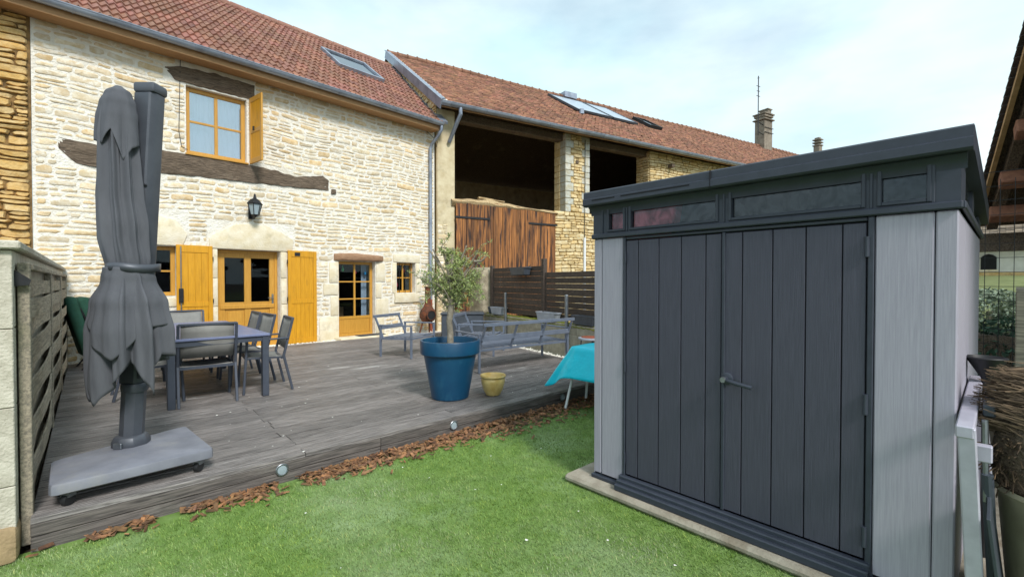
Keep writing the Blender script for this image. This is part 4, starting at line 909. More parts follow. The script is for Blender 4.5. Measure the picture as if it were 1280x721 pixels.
def canopy():
    cyy = -.13; n = 180
    def tab(K, z):
        if z <= K[0][0]: return K[0][1]
        for a, b in zip(K[:-1], K[1:]):
            if a[0] <= z <= b[0]: u = (z - a[0]) / (b[0] - a[0]); u = u * u * (3 - 2 * u); return a[1] + (b[1] - a[1]) * u
        return K[-1][1]
    cx = lambda z: tab([(.5, .11), (1.46, .10), (1.7, .07), (2.0, .045), (2.4, .035), (2.75, .05)], z)
    rad = lambda z: tab([(.50, .215), (.75, .225), (1.0, .22), (1.2, .19), (1.38, .14), (1.455, .128), (1.53, .132), (1.75, .13), (1.95, .12), (2.15, .112), (2.35, .105), (2.5, .10), (2.60, .088), (2.68, .065), (2.725, .022)], z)
    def hemf(pts):
        def f(th):
            d = math.degrees(th) % 360
            for a, b in zip(pts[:-1], pts[1:]):
                if a[0] <= d <= b[0]: return a[1] + (b[1] - a[1]) * (d - a[0]) / (b[0] - a[0])
            return pts[-1][1]
        return f
    def layer(ztop, rows, hem, k, ph, amp, rs, name, seed):
        vs = []; fs = []
        for i in range(rows + 1):
            for j in range(n):
                th = 2 * math.pi * j / n; zb = hem(th); z = zb + (ztop - zb) * i / rows
                wob = .5 * math.sin(2 * th + seed) + .35 * math.sin(3 * th - seed * 2) + .25 * math.sin(z * 1.4 + th)
                t = ((k * th + ph + wob + .3 * math.sin(z * 1.3 + seed)) / (2 * math.pi)) % 1; fo = 1 - 2 * abs(2 * t - 1) ** 1.15
                fo2 = math.sin(2 * k * th + 3 * wob + z)
                pinch = min(1, abs(z - 1.455) / .3 + .3); top = min(1, max(.12, (2.72 - z) / .35))
                a = amp * pinch * top * (1.25 if z < 1.4 else 1); r = rad(z) * rs * (1 + a * fo + .3 * a * fo2 + .07 * mnoise.noise(Vector((math.cos(th) * 2, math.sin(th) * 2, z * 2 + seed))))
                vs.append((cx(z) + r * math.cos(th), cyy + r * math.sin(th) * .82, z))
        for i in range(rows):
            for j in range(n): j2 = (j + 1) % n; fs.append((i * n + j, i * n + j2, (i + 1) * n + j2, (i + 1) * n + j))
        o = MB().add(vs, fs).build(name, 'canvas', par, smooth=80); o.modifiers.new('thick', 'SOLIDIFY').thickness = .004; return o
    layer(2.725, 80, hemf([(0, .85), (90, .75), (165, .98), (203, .52), (226, .74), (250, .53), (284, .70), (306, .82), (336, .58), (360, .85)]), 8, .4, .2, 1, 'canopy', 1.3)
    layer(1.46, 34, hemf([(0, 1.05), (120, 1.1), (185, 1.13), (284, .84), (332, 1.04), (360, 1.05)]), 3, 1.2, .12, 1.14, 'canopy_flap', 4.1)
    layer(2.71, 24, hemf([(0, 2.30), (90, 2.36), (170, 2.38), (215, 2.33), (262, 2.30), (290, 2.40), (320, 2.20), (342, 2.28), (360, 2.30)]), 4, 2.6, .11, 1.2, 'vent_flap', 2.2)
    vs = []; fs = []
    for zz in (1.43, 1.485):
        for j in range(48):
            th = 2 * math.pi * j / 48; vs.append((cx(1.45) + .012 + .152 * math.cos(th), cyy + .035 + .16 * math.sin(th), zz + .006 * math.sin(th * 3)))
    for j in range(48): fs.append((j, (j + 1) % 48, 48 + (j + 1) % 48, 48 + j))
    o = MB().add(vs, fs).build('strap', 'mast', par); o.modifiers.new('thick', 'SOLIDIFY').thickness = .004
canopy()

# ------------------------------------------------------------------ dining table and chairs
tb = thing('dining_table', 'long grey-blue metal garden dining table with square legs', 'table', (1.09, 7.2, DZ), 0)
MB().box(-.50, .50, -1.22, 1.22, .715, .745).build('tabletop', 'tabletop', tb, bev=.006); mb = MB(); 
for a, b in (((-.46, -1.18), (.46, -1.18)), ((.46, -1.18), (.46, 1.18)), ((.46, 1.18), (-.46, 1.18)), ((-.46, 1.18), (-.46, -1.18))): mb.bar((*a, .685), (*b, .685), .03, .056)
mb.build('apron', 'chairframe', tb)
for x in (-.455, .455):
    for y in (-1.17, 1.17): MB().box(x - .035, x + .035, y - .035, y + .035, 0, .713).build('leg', 'chairframe', tb, bev=.004)
def chair(label):
    c = thing('garden_chair', label, 'chair', (0, 0, 0), 0, 'sling chairs round the garden table')     # faces +y
    w = .27; q = .028
    for s in (-1, 1):
        MB().bar((s * w, .24, 0), (s * w, .20, .64), q, q).build('front_leg', 'chairframe', c, bev=.004)
        mb = MB().bar((s * w, -.30, 0), (s * w, -.20, .44), q, q); mb.bar((s * w, -.20, .43), (s * w, -.31, .90), q, q); mb.build('back_leg', 'chairframe', c, bev=.004)
        MB().bar((s * (w + .005), -.26, .655), (s * (w + .005), .23, .645), .045, .02).build('armrest', 'chairframe', c, bev=.006)
    mb = MB().bar((-w, .20, .425), (w, .20, .425), q, q).bar((-w, -.19, .41), (w, -.19, .41), q, q); [mb.bar((s * (w - .03), -.2, .415), (s * (w - .03), .21, .43), .022, .022) for s in (-1, 1)]; mb.build('seat_frame', 'chairframe', c)
    MB().bar((-w, -.312, .895), (w, -.312, .895), q, .026).build('top_rail', 'chairframe', c, bev=.004)
    def sling(name, pts, sag):
        vs = []; fs = []; n = 8
        for i, (y, z) in enumerate(pts):
            for k in range(n + 1): u = k / n; x = -w + .02 + (2 * w - .04) * u; e = math.sin(math.pi * u) * sag; vs.append((x, y - (e if name == 'back_sling' else 0), z - (e if name == 'seat_sling' else 0)))
        for i in range(len(pts) - 1):
            for k in range(n): a = i * (n + 1) + k; fs.append((a, a + 1, a + n + 2, a + n + 1))
        o = MB().add(vs, fs).build(name, 'sling', c, smooth=80); o.modifiers.new('thick', 'SOLIDIFY').thickness = .004
    sling('seat_sling', [(.2, .445), (.1, .437), (0, .432), (-.1, .43), (-.18, .43)], .012)
    sling('back_sling', [(-.215, .52), (-.25, .66), (-.285, .80), (-.305, .88)], .012)
    return c
c0 = chair('grey sling chair with its back to the yard at the near table end'); c0.location = (.98, 6.27, DZ); c0.rotation_euler = (0, 0, R(-3))
for x, y, a, lab in ((1.62, 6.45, 84, 'nearest grey sling chair on the right long side of the table'), (1.58, 7.15, 92, 'middle grey sling chair on the right long side of the table'), (1.57, 7.8, 88, 'farthest grey sling chair on the right long side of the table'),
                     (1.09, 8.55, 180, 'grey sling chair at the far end of the table by the house'), (.52, 6.6, -84, 'near grey sling chair on the left side of the table, behind the parasol'), (.5, 7.55, -92, 'farther grey sling chair on the left side of the table')):
    dup(c0, (x, y, DZ), a, lab)

# ------------------------------------------------------------------ metal lounge set without cushions
def lounge(label, name, cat, W, loc, rz, group=None):
    """slatted metal seat, local +y is the front"""
    c = thing(name, label, cat, loc, rz, group); D = .74; q = .034; h = W / 2
    for s in (-1, 1):
        x = s * (h - q / 2)
        MB().bar((x, D / 2, 0), (x, D / 2, .56), q, q).build('front_leg', 'benchmetal', c, bev=.003)
        MB().bar((x, -D / 2 + .08, 0), (x, -D / 2 + .08, .58), q, q).build('back_leg', 'benchmetal', c, bev=.003)
        MB().bar((x, -D / 2 + .06, .57), (x, D / 2 + .017, .575), .045, .022).build('armrest', 'benchmetal', c, bev=.003)
        MB().bar((x, -D / 2 + .1, .33), (x, D / 2, .35), q * .9, q).build('side_rail', 'benchmetal', c)
    mb = MB().bar((-h, D / 2, .35), (h, D / 2, .35), q, q).bar((-h, -D / 2 + .12, .33), (h, -D / 2 + .12, .33), q, q); mb.build('seat_frame', 'benchmetal', c)
    n = 7
    for k in range(n): y = -D / 2 + .18 + (D - .25) * k / (n - 1); MB().box(-h + q, h - q, y - .026, y + .026, .353 + .02 * k / n, .365 + .02 * k / n).build('seat_slat', 'benchmetal', c)
    nb_ = 3 if W > 1.2 else 2
    for k in range(nb_ + 1 if W > 1.2 else 2):
        m_ = (nb_ if W > 1.2 else 1); x = -h + .04 + (W - .08) * k / m_; MB().bar((x, -D / 2 + .13, .31), (x, -D / 2 - .06, .72), .026, .03).build('back_stay', 'benchmetal', c)
    MB().bar((-h, -D / 2 - .06, .725), (h, -D / 2 - .06, .725), .034, .05).build('back_rail', 'benchmetal', c, bev=.003)
    MB().bar((-h + .03, -D / 2 + .03, .52), (h - .03, -D / 2 + .03, .52), .02, .075).build('back_rail', 'benchmetal', c, bev=.003)
    return c
lounge('bare grey metal armchair frame in front of the glazed door', 'metal_armchair', 'armchair', .78, (4.35, 7.62, DZ), 180 + 25, 'metal lounge seats without cushions')
lounge('bare grey metal armchair frame behind the olive tree', 'metal_armchair', 'armchair', .78, (5.5, 6.85, DZ), 180 + 34, 'metal lounge seats without cushions')
lounge('long bare grey metal sofa frame with its back to the yard', 'metal_sofa', 'sofa', 1.86, (5.18, 5.52, DZ), -5, 'metal lounge seats without cushions')
bx = thing('cushion_box', 'dark charcoal storage box behind the metal armchair', 'box', (6.72, 9.05, DZ), -38)
MB().box(-.5, .5, -.3, .3, 0, .56).build('body', 'planterdark', bx, bev=.02); MB().box(-.52, .52, -.32, .32, .562, .62).build('lid', 'planterdark', bx, bev=.015)
st = thing('side_table', 'small round side table with wooden top behind the turquoise cover', 'table', (6.32, 4.85, .1))
MB().lathe([(.2, .46), (.215, .465), (.215, .49), (.2, .495)], 24).build('top', 'planterlight', st); MB().lathe([(.16, .496), (.16, .505)], 20).build('wood_inlay', 'clay', st)
for k in range(3): a = k * 2.09 + .5; MB().tube([(.17 * math.cos(a), .17 * math.sin(a), .46), (.2 * math.cos(a), .2 * math.sin(a), 0)], .011, 6).build('leg', 'planterdark', st)
t = thing('folded_crate', 'dark upright box beside the round side table', 'box', (6.62, 4.65, .1)); MB().box(-.15, .15, -.15, .15, 0, .62).build('body', 'planterdark', t, bev=.01); MB().box(-.16, .16, -.16, .16, .622, .66).build('lid', 'black', t, bev=.01)

# ------------------------------------------------------------------ olive tree in the blue pot, yellow pot
bp_ = thing('blue_pot', 'large dark blue plastic pot holding the olive tree', 'pot', (3.12, 4.45, DZ))
MB().lathe([(.2, 0), (.215, .012), (.305, .50), (.305, .515), (.335, .52), (.345, .53), (.35, .67), (.345, .68), (.325, .68), (.318, .66), (.315, .58)], 48).build('shell', 'bluepot', bp_)
MB().lathe([(.316, .60), (.2, .62), (.05, .63)], 32, cap=True).build('soil', 'soil', bp_)
ot = thing('olive_tree', 'small pruned olive tree with sparse grey-green leaves in the blue pot', 'tree', (3.12, 4.45, DZ + .6))
def olive():
    rg = random.Random(12); tr = MB(); br = MB(); LV = []
    tp = [(0, 0, 0), (.005, .0, .15), (-.005, .01, .3), (.012, 0, .42), (.02, .005, .55), (.035, 0, .72), (.03, 0, .98), (.045, 0, 1.16)]
    tr.tube(tp, [.042, .036, .034, .038, .03, .026, .02, .014], 12); 
    tr.build('trunk', 'bark', ot, smooth=70)
    def leafy(p, q, n, ln=1):
        for _ in range(n):
            u = rg.random(); c = p.lerp(q, u); LV.append((c, (q - p).normalized(), ln))
    def twig(p, d, l, r, lv):
        pts = [p]; c = p.copy(); dd = d.copy(); n = 5
        for i in range(n):
            dd = (dd + Vector((rg.gauss(0, .22), rg.gauss(0, .22), rg.gauss(.03, .18)))).normalized(); c = c + dd * (l / n); pts.append(c.copy())
        br.tube(pts, [r * (1 - .75 * i / n) for i in range(n + 1)], 5)
        if lv >= 1:
            for a, b in zip(pts[1:-1] if lv == 1 else pts[:-1], pts[2:] if lv == 1 else pts[1:]): leafy(a, b, 3 if lv == 1 else 4)
        if lv < 2:
            for k in range(4 + (lv == 0) * 2):
                i = rg.randint(1, n); nd = (dd * .5 + Vector((rg.gauss(0, 1), rg.gauss(0, 1), rg.gauss(.05, .7)))).normalized(); twig(pts[i], nd, l * rg.uniform(.4, .62), r * .5, lv + 1)
    for k in range(20):
        z = rg.uniform(.36, .86); a = rg.uniform(0, 6.28); up = rg.uniform(.25, 1.5); l = rg.uniform(.28, .44) * (1.1 if z < .65 else .8)
        z += .06; twig(Vector((.02, 0, z)), Vector((math.cos(a), math.sin(a), up)).normalized(), l, .011, 0)
    # bare pruned limbs
    for (x, y, z0, x1, y1, z1) in ((.0, 0, .62, -.17, .1, 1.0), (.0, 0, .7, -.08, .06, 1.02), (.04, 0, .8, .17, -.1, 1.05), (.02, 0, .6, .26, -.2, .98), (.22, -.17, .9, .33, -.27, .92), (.02, 0, .62, .24, -.16, .84), (-.1, .06, .85, -.2, .14, 1.0)):
        z0 += .1; z1 += .14; br.tube([(x, y, z0), ((x + x1) / 2 + .02, (y + y1) / 2, (z0 + z1) / 2 - .03), (x1, y1, z1)], [.016, .012, .008], 6)
    br.build('branches', 'bark', ot, smooth=70)
    V = []; F = []; T = []
    for c, d, ln in LV:
        a = Vector((rg.gauss(0, 1), rg.gauss(0, 1), rg.gauss(0, 1))); e = (d * .7 + a.normalized()).normalized(); s = e.cross(Vector((rg.gauss(0, 1), rg.gauss(0, 1), rg.gauss(0, 1)))).normalized(); l = rg.uniform(.022, .042); w = l * .15
        b = len(V); m = c + e * l * .5 + e.cross(s) * l * .06
        V += [c, m + s * w, c + e * l, m - s * w]; F.append((b, b + 1, b + 2, b + 3)); k = rg.uniform(.65, 1.25); y_ = rg.random(); T += [(k * (1 + .3 * y_), k * (1 + .12 * y_), k * (1.1 - .3 * y_))] * 4
    mb = MB(); mb.v = [tuple(v) for v in V]; mb.f = F; mb.t = T; mb.build('crown', 'olive', ot, smooth=0)
olive()
yp = thing('yellow_pot', 'small round glazed yellow pot on the deck edge', 'pot', (3.57, 4.2, DZ))
MB().lathe([(.075, 0), (.085, .005), (.12, .07), (.142, .15), (.145, .19), (.138, .205), (.15, .215), (.157, .228), (.152, .242), (.138, .24), (.128, .215), (.12, .15)], 36).build('shell', 'yellowpot', yp); MB().lathe([(.125, .16), (.02, .165)], 24).build('soil', 'soil', yp)

# ------------------------------------------------------------------ chiminea, doormat, lantern, green chair
cm = thing('chiminea', 'rusty cast iron chiminea with tall flue by the house corner', 'chiminea', (6.72, 10.62, .16))
MB().lathe([(.05, .30), (.16, .33), (.215, .42), (.225, .52), (.19, .62), (.13, .70), (.10, .76), (.085, .80)], 24).build('bowl', 'rust', cm)
MB().lathe([(.085, .80), (.08, 1.05), (.075, 1.22), (.095, 1.23), (.095, 1.26), (.07, 1.26)], 16).build('flue', 'rust', cm)
MB().lathe([(.12, -.235), (.135, -.235), (.14, -.21), (.12, -.205)], 20, (-.03, 0, .50), axis='y', cap=False).build('mouth_ring', 'rust', cm); MB().lathe([(.12, -.225), (.01, -.222)], 20, (-.03, 0, .50), axis='y').build('mouth', 'black', cm)
for k in range(3): a = k * 2.09 + .8; MB().tube([(.12 * math.cos(a), .12 * math.sin(a), .38), (.2 * math.cos(a), .2 * math.sin(a), .12), (.23 * math.cos(a), .23 * math.sin(a), 0)], .022, 6).build('leg', 'rust', cm)
def hl(x, y, z): c, s = math.cos(R(HA)), math.sin(R(HA)); return (PH[0] + c * x - s * y, PH[1] + s * x + c * y, z)
t = thing('doorstep', 'pale stone doorstep below the glazed door', 'step', hl(1.39, -.18, .1), HA); MB().box(-.62, .62, -.2, .16, 0, .12).build('slab', 'dressed', t, bev=.015)
t = thing('doormat', 'dark grey doormat on the step of the glazed door', 'mat', hl(1.62, -.2, .222), HA); MB().box(-.34, .34, -.15, .15, 0, .016).build('mat', 'mat', t, bev=.006)
ln_ = thing('wall_lantern', 'black wall lantern above the front door', 'lantern', hl(-1.0, 0, 2.86), HA)
MB().box(-.045, .045, -.04, -.01, .0, .2).build('back_plate', 'iron', ln_, bev=.006); MB().tube([(0, -.03, .06), (0, -.1, .0), (0, -.17, .02)], .012, 6).build('arm', 'iron', ln_)
ln_.scale = (1.4, 1.4, 1.4)
MB().lathe([(.03, .02), (.06, .05)], 6, (0, -.17, 0)).build('lantern_base', 'iron', ln_, smooth=0)
mb = MB(); mb.lathe([(.105, .2), (.11, .21), (.06, .27), (.025, .29), (.02, .31), (.012, .35), (.003, .36)], 6, (0, -.17, 0)); mb.build('lantern_cap', 'iron', ln_, smooth=0)
MB().lathe([(.055, .05), (.088, .2)], 6, (0, -.17, 0)).build('lantern_glass', 'lampglass', ln_, smooth=0)
for k in range(6): a = k * math.pi / 3; MB().tube([(.057 * math.cos(a), -.17 + .057 * math.sin(a), .05), (.092 * math.cos(a), -.17 + .092 * math.sin(a), .2)], .006, 5).build('lantern_bar', 'iron', ln_)
gc = thing('folded_chair', 'folded garden chair with dark green cushions against the woven fence', 'folding chair', (.02, 9.9, DZ), 8)
for k, (x, y, a) in enumerate(((-.16, 0, -14), (.02, .03, -16), (.16, .1, -20))):
    MB().box(-.075, .075, -.28, .28, 0, .95).xf(Matrix.Translation((x + .12, y, .2)) @ Matrix.Rotation(R(a), 4, 'Y')).build('cushion', 'greencushion', gc, bev=.05, seg=3)
for y in (-.24, .24): MB().tube([(.2, y, 0), (-.15, y, .95)], .013, 6).build('leg', 'iron', gc); MB().tube([(-.14, y, 0), (.22, y, .5)], .013, 6).build('leg', 'iron', gc)
t = thing('watering_can', 'pale metal tub under the folded green chair', 'tub', (.1, 9.45, DZ)); MB().lathe([(.12, 0), (.15, .16), (.158, .17), (.15, .175), (.14, .15), (.11, .02)], 20).build('tub', 'zinc', t); t.name = 'metal_tub'

# ------------------------------------------------------------------ turquoise covered table
tc_ = thing('covered_table', 'bright turquoise tarpaulin draped over a table with white legs', 'covered table', (4.60, 3.22, 0), 0)
def tarp():
    W, D, H = .27, .44, .76; vs = []; fs = []; n = 96; rows = 22; rg = random.Random(3)
    def edge(th):
        c, s = math.cos(th), math.sin(th); e = .3; return math.copysign(abs(c) ** e, c) * W, math.copysign(abs(s) ** e, s) * D
    for i in range(rows + 1):
        u = i / rows
        for j in range(n):
            th = 2 * math.pi * j / n; ex, ey = edge(th)
            if u < .4: k = u / .4; x, y, z = ex * k, ey * k, H + .02 * (1 - k) + .008 * mnoise.noise(Vector((ex * k * 5, ey * k * 5, 1)))
            else:
                k = (u - .4) / .6; cor = abs(math.sin(2 * th)) ** 3; drop = (.36 + .08 * cor + .04 * math.sin(3 * th + 1)) * k; fo = .06 * math.sin(9 * th) * k + .03 * mnoise.noise(Vector((math.cos(th) * 4, math.sin(th) * 4, k * 1.5))) ; out = 1 + .5 * k ** .85 * (1 + .4 * cor) + fo
                x, y, z = ex * out, ey * out, H - drop - .03 * min(1, k * 6) + .012 * mnoise.noise(Vector((ex * 6, ey * 6, k * 3)))
            vs.append((x, y, z))
    for i in range(rows):
        for j in range(n): j2 = (j + 1) % n; fs.append((i * n + j, i * n + j2, (i + 1) * n + j2, (i + 1) * n + j))
    o = MB().add(vs, fs).build('cover', 'tarp', tc_, smooth=80); o.modifiers.new('thick', 'SOLIDIFY').thickness = .003
tarp()
for x, y in ((-.38, .40), (.12, .48), (-.3, -.42), (.26, -.42)): MB().tube([(x * .6, y * .8, .72), (x, y, 0)], .016, 10).build('leg', 'whitemetal', tc_)
MB().box(-.24, .24, -.4, .4, .69, .73).build('tabletop', 'whitemetal', tc_)

# ------------------------------------------------------------------ garden shed (front faces -x)
box('concrete_slab', 'concrete', None, 2.70, 5.1, -.25, 2.33, .004, .062, bev=.02)
structure(bpy.data.objects['concrete_slab'])
sh = thing('garden_shed', 'dark grey resin garden shed with double doors and light grey corner panels', 'shed', (2.83, 1.145, .062))
# local: x into the shed, y to the left along the front (world y - 1.145)
def sy(y): return y - 1.145
ZB, ZF, ZT = .07, 1.81, 2.06
def sbox(name, mat, x0, x1, y0, y1, z0, z1, bev=.004, p=None): return box(name, mat, p or sh, x0, x1, sy(y0), sy(y1), z0, z1, bev=bev)
fr_ = sbox('floor', 'shedtrim', 0, 2.12, .16, 2.13, 0, .05)
for (a, b) in ((2.072, 2.14), (1.885, 2.068)): sbox('corner_panel', 'shedlight', 0, .035, a, b, .03, ZF - .002, .006)
for (a, b) in ((.229, .443), (.15, .225)): sbox('corner_panel', 'shedlight', 0, .035, a, b, .03, ZF - .002, .006)
for y0, y1 in ((.15, .18), (2.11, 2.14)):
    for k in range(5): sbox('side_panel', 'shedlight', .037 + k * .415, .037 + (k + 1) * .415 - .004, y0, y1, .03, ZF - .002, .006)
sbox('back_wall', 'shedlight', 2.115, 2.14, .15, 2.14, .03, ZF + .2)
sbox('door_post', 'shedtrim', -.006, .04, 1.862, 1.882, .03, ZF - .002); sbox('door_post', 'shedtrim', -.006, .04, .446, .472, .03, ZF - .002)
sbox('door_head', 'shedtrim', .0, .04, .474, 1.86, ZF - .022, ZF - .002)
def shed_door(label, y0, y1, edges):
    d = sbox('door', 'shedgap', .012, .03, y0, y1, .10, ZF - .026, .002); d['label'] = label
    es = [y0 + (y1 - y0) * e for e in edges]
    for a, b in zip(es[:-1], es[1:]):
        sbox('board', 'sheddark', .001, .014, a + .0028, b - .0028, .105, ZF - .031, .0025, d)
    return d
dl = shed_door('left door leaf of the shed', 1.184, 1.859, (0, .145, .385, .62, .855, 1)); dr_ = shed_door('right door leaf of the shed, with the lever handle', .476, 1.168, (0, .145, .38, .615, .85, 1))
sbox('meeting_stile', 'shedtrim', -.010, .012, 1.160, 1.180, .10, ZF - .024, .004, dr_)
h = MB().lathe([(.030, -.016), (.036, -.012), (.036, .002)], 24, (0, sy(1.145), .905), axis='x').build('handle_rose', 'shedtrim', dr_)
MB().tube([(-.01, sy(1.145), .905), (-.05, sy(1.14), .905), (-.062, sy(1.12), .902), (-.062, sy(1.06), .892), (-.06, sy(.985), .882)], [.013, .013, .013, .0125, .012], 10).build('door_handle', 'shedtrim', dr_)
MB().lathe([(.016, -.073), (.018, -.06), (.017, -.05)], 14, (0, sy(1.145), .905), axis='x').build('lock_cylinder', 'steel', dr_)
for z in (1.66, .88, .22):
    MB().tube([(-.008, sy(.474), z - .05), (-.008, sy(.474), z + .05)], .011, 10).build('hinge', 'shedtrim', dr_); MB().tube([(-.008, sy(1.861), z - .04), (-.008, sy(1.861), z + .04)], .008, 8).build('hinge', 'shedtrim', dl)
for k, (x0, z1) in enumerate(((-.085, .045), (-.06, .07), (-.03, .095))): sbox('threshold_step', 'shedtrim', x0, .012 if k == 2 else x0 + .05, .45, 1.9, 0, z1, .006)
sbox('base_rail', 'shedtrim', -.02, .03, .14, .448, 0, .028); sbox('base_rail', 'shedtrim', -.02, .03, 1.902, 2.15, 0, .028)
# frieze with four windows
WIN = [(1.88, 2.00), (1.22, 1.815), (.50, 1.125), (.258, .42)]; z0, z1 = ZF + .06, ZF + .235
mb = slab(sy(.145), sy(2.145), ZF, ZT + .03, [(sy(a), sy(b), z0, z1) for a, b in WIN], 0, .04); mb.v = [(y - .004, x, z) for (x, y, z) in mb.v]
me = bpy.data.meshes.new('frieze'); me.from_pydata(mb.v, [], mb.f); me.materials.append(M['shedtrim']); fz = link('frieze', me, sh)
sbox('frieze_moulding', 'shedtrim', -.022, .0, .136, 2.154, ZF, ZF + .035, .006, fz)
for (a, b) in WIN:
    f = MB(); frame_rect(f, sy(a) - .018, sy(b) + .018, z0 - .018, z1 + .018, -.014, -.0055, .018); f.v = [(y, x, z) for (x, y, z) in f.v]; w = f.build('window', 'shedtrim', sh, bev=.003)
    MB().box(.012, .018, sy(a), sy(b), z0, z1).build('pane', 'polyglass', w, smooth=0)
for y in (2.06, 1.85, 1.17, .46, .235): sbox('frieze_post', 'shedtrim', -.012, -.0045, y - .006, y + .006, ZF + .036, ZT, .002, fz)
for y0, y1 in ((.145, .17), (2.12, 2.145)):
    mb = slab(.038, 2.12, ZF, ZT + .02, [(.3, .95, z0, z1), (1.1, 1.8, z0, z1)], 0, .025); mb.v = [(x, sy(y0) + y, z) for (x, y, z) in mb.v]; me = bpy.data.meshes.new('side_frieze'); me.from_pydata(mb.v, [], mb.f); me.materials.append(M['shedtrim']); sf = link('side_frieze', me, sh)
    for a, b in ((.3, .95), (1.1, 1.8)): MB().box(a, b, sy(y0) + .01, sy(y0) + .014, z0, z1).build('pane', 'polyglass', sf, smooth=0)
    yy = y0 - .018 if y0 < 1 else y1; MB().box(.0, 2.12, sy(yy), sy(yy + .018), ZF, ZF + .035).build('frieze_moulding', 'shedtrim', sf, bev=.005)
# roof with coved fascia
def shed_roof():
    prof = [(-.075, 2.05), (-.085, 2.06), (-.085, 2.10), (-.075, 2.106), (-.075, 2.15), (-.066, 2.158), (0.02, 2.168), (1.0, 2.13), (2.2, 2.06), (2.22, 2.05), (2.22, 1.93), (2.15, 1.92), (1.2, 2.0), (.02, 2.06), (-.004, 2.062), (-.02, 2.052), (-.045, 2.047)]
    y0, y1 = sy(.105), sy(2.185); n = len(prof); vs = [(x, y0, z) for x, z in prof] + [(x, y1, z) for x, z in prof]
    fs = [tuple(range(n)), tuple(range(n, 2 * n))[::-1]] + [(i, (i + 1) % n, (i + 1) % n + n, i + n) for i in range(n)]
    rf = MB().add(vs, fs).build('roof', 'shedtrim', sh, smooth=30)
    cv = [(-.004, 1.985), (-.008, 2.01), (-.022, 2.032), (-.045, 2.045), (-.02, 2.055), (.0, 2.055)]; n = len(cv); y0 += .02; y1 -= .02
    vs = [(x, y0, z) for x, z in cv] + [(x, y1, z) for x, z in cv]; fs = [tuple(range(n)), tuple(range(n, 2 * n))[::-1]] + [(i, (i + 1) % n, (i + 1) % n + n, i + n) for i in range(n)]
    MB().add(vs, fs).build('cove', 'shedtrim', rf, smooth=60)
    for a, b in ((1.9, 2.1), (1.35, 1.85)): sbox('roof_slot', 'shedgap', -.0862, -.084, a, b, 2.083, 2.092, 0, rf)
    MB().box(-.0865, -.07, sy(1.22), sy(1.224), 2.052, 2.155).build('roof_seam', 'shedgap', rf)
shed_roof()
rc = thing('red_canvas', 'red canvas bundle seen through the left shed windows', 'canvas', (2.862, 1.78, 1.84)); MB().prism([(-.25, 0), (.27, 0), (.27, .28), (-.29, .28)], -.1, .0).xf(Matrix.Rotation(R(90), 4, 'Z')).build('bundle', 'redcloth', rc, bev=.01)
t = thing('blue_ball', 'small blue ball beside the red canvas in the shed window', 'ball', (2.875, 1.47, 1.87)); MB().lathe([(.035, 0), (.035, .012), (.022, .028), (.003, .034)], 14).build('shell', 'bluething', t); t.name = 'blue_ball'
sbx = box('shelf_board', 'soffit', sh, .05, .35, sy(.2), sy(2.1), 1.74, 1.765)

# ------------------------------------------------------------------ things beside the shed, right edge
lf = thing('aluminium_frame', 'light aluminium folding frame leaning against the right side of the shed', 'frame', (2.7, .1, 0))
def F(p): return (p[0] - 2.7, p[1] - .1, p[2])
MB().bar(F((2.58, .112, .945)), F((3.72, .116, .99)), .055, .05).build('top_rail', 'alu', lf, bev=.005)
MB().bar(F((2.60, .108, .965)), F((2.74, .07, .01)), .055, .04, up=(1, 0, 0)).build('leg', 'alu', lf, bev=.005)
MB().bar(F((3.7, .112, .98)), F((3.74, .06, .01)), .07, .04, up=(1, 0, 0)).build('leg', 'alu', lf, bev=.005)
MB().bar(F((2.72, .112, .84)), F((2.72, .035, .84)), .04, .07).build('cross_block', 'alu', lf, bev=.005)
MB().bar(F((2.9, .05, .98)), F((3.3, .055, 1.0)), .04, .05).build('second_rail', 'planterdark', lf, bev=.005)
MB().tube([F((2.86, .062, .95)), F((2.84, .055, .6))], .011, 8).build('strut', 'steel', lf)
MB().tube([F((2.84, .052, .72)), F((2.92, .02, .0))], .020, 10).build('strut_sleeve', 'planterdark', lf)
bk_ = thing('black_funnel', 'black cone shaped plastic funnel behind the aluminium frame', 'funnel', (3.55, .075, .0))
MB().lathe([(.012, .9), (.02, 1.03), (.075, 1.125), (.085, 1.14), (.08, 1.146), (.068, 1.13), (.01, 1.06)], 24).build('cone', 'black', bk_); MB().tube([(0, 0, 0), (0, 0, .82)], .016, 8).build('stem', 'black', bk_)
tub = thing('pale_tub', 'pale plastic tub holding the brushwood at the right edge', 'tub', (3.02, -.22, 0))
MB().lathe([(.17, 0), (.2, .02), (.245, .62), (.26, .64), (.255, .66), (.24, .65), (.19, .05)], 36).build('shell', 'tub', tub)
bw_ = thing('brushwood_bundle', 'bundle of dry brown brushwood twigs at the right edge', 'brushwood', (3.02, -.115, .3))
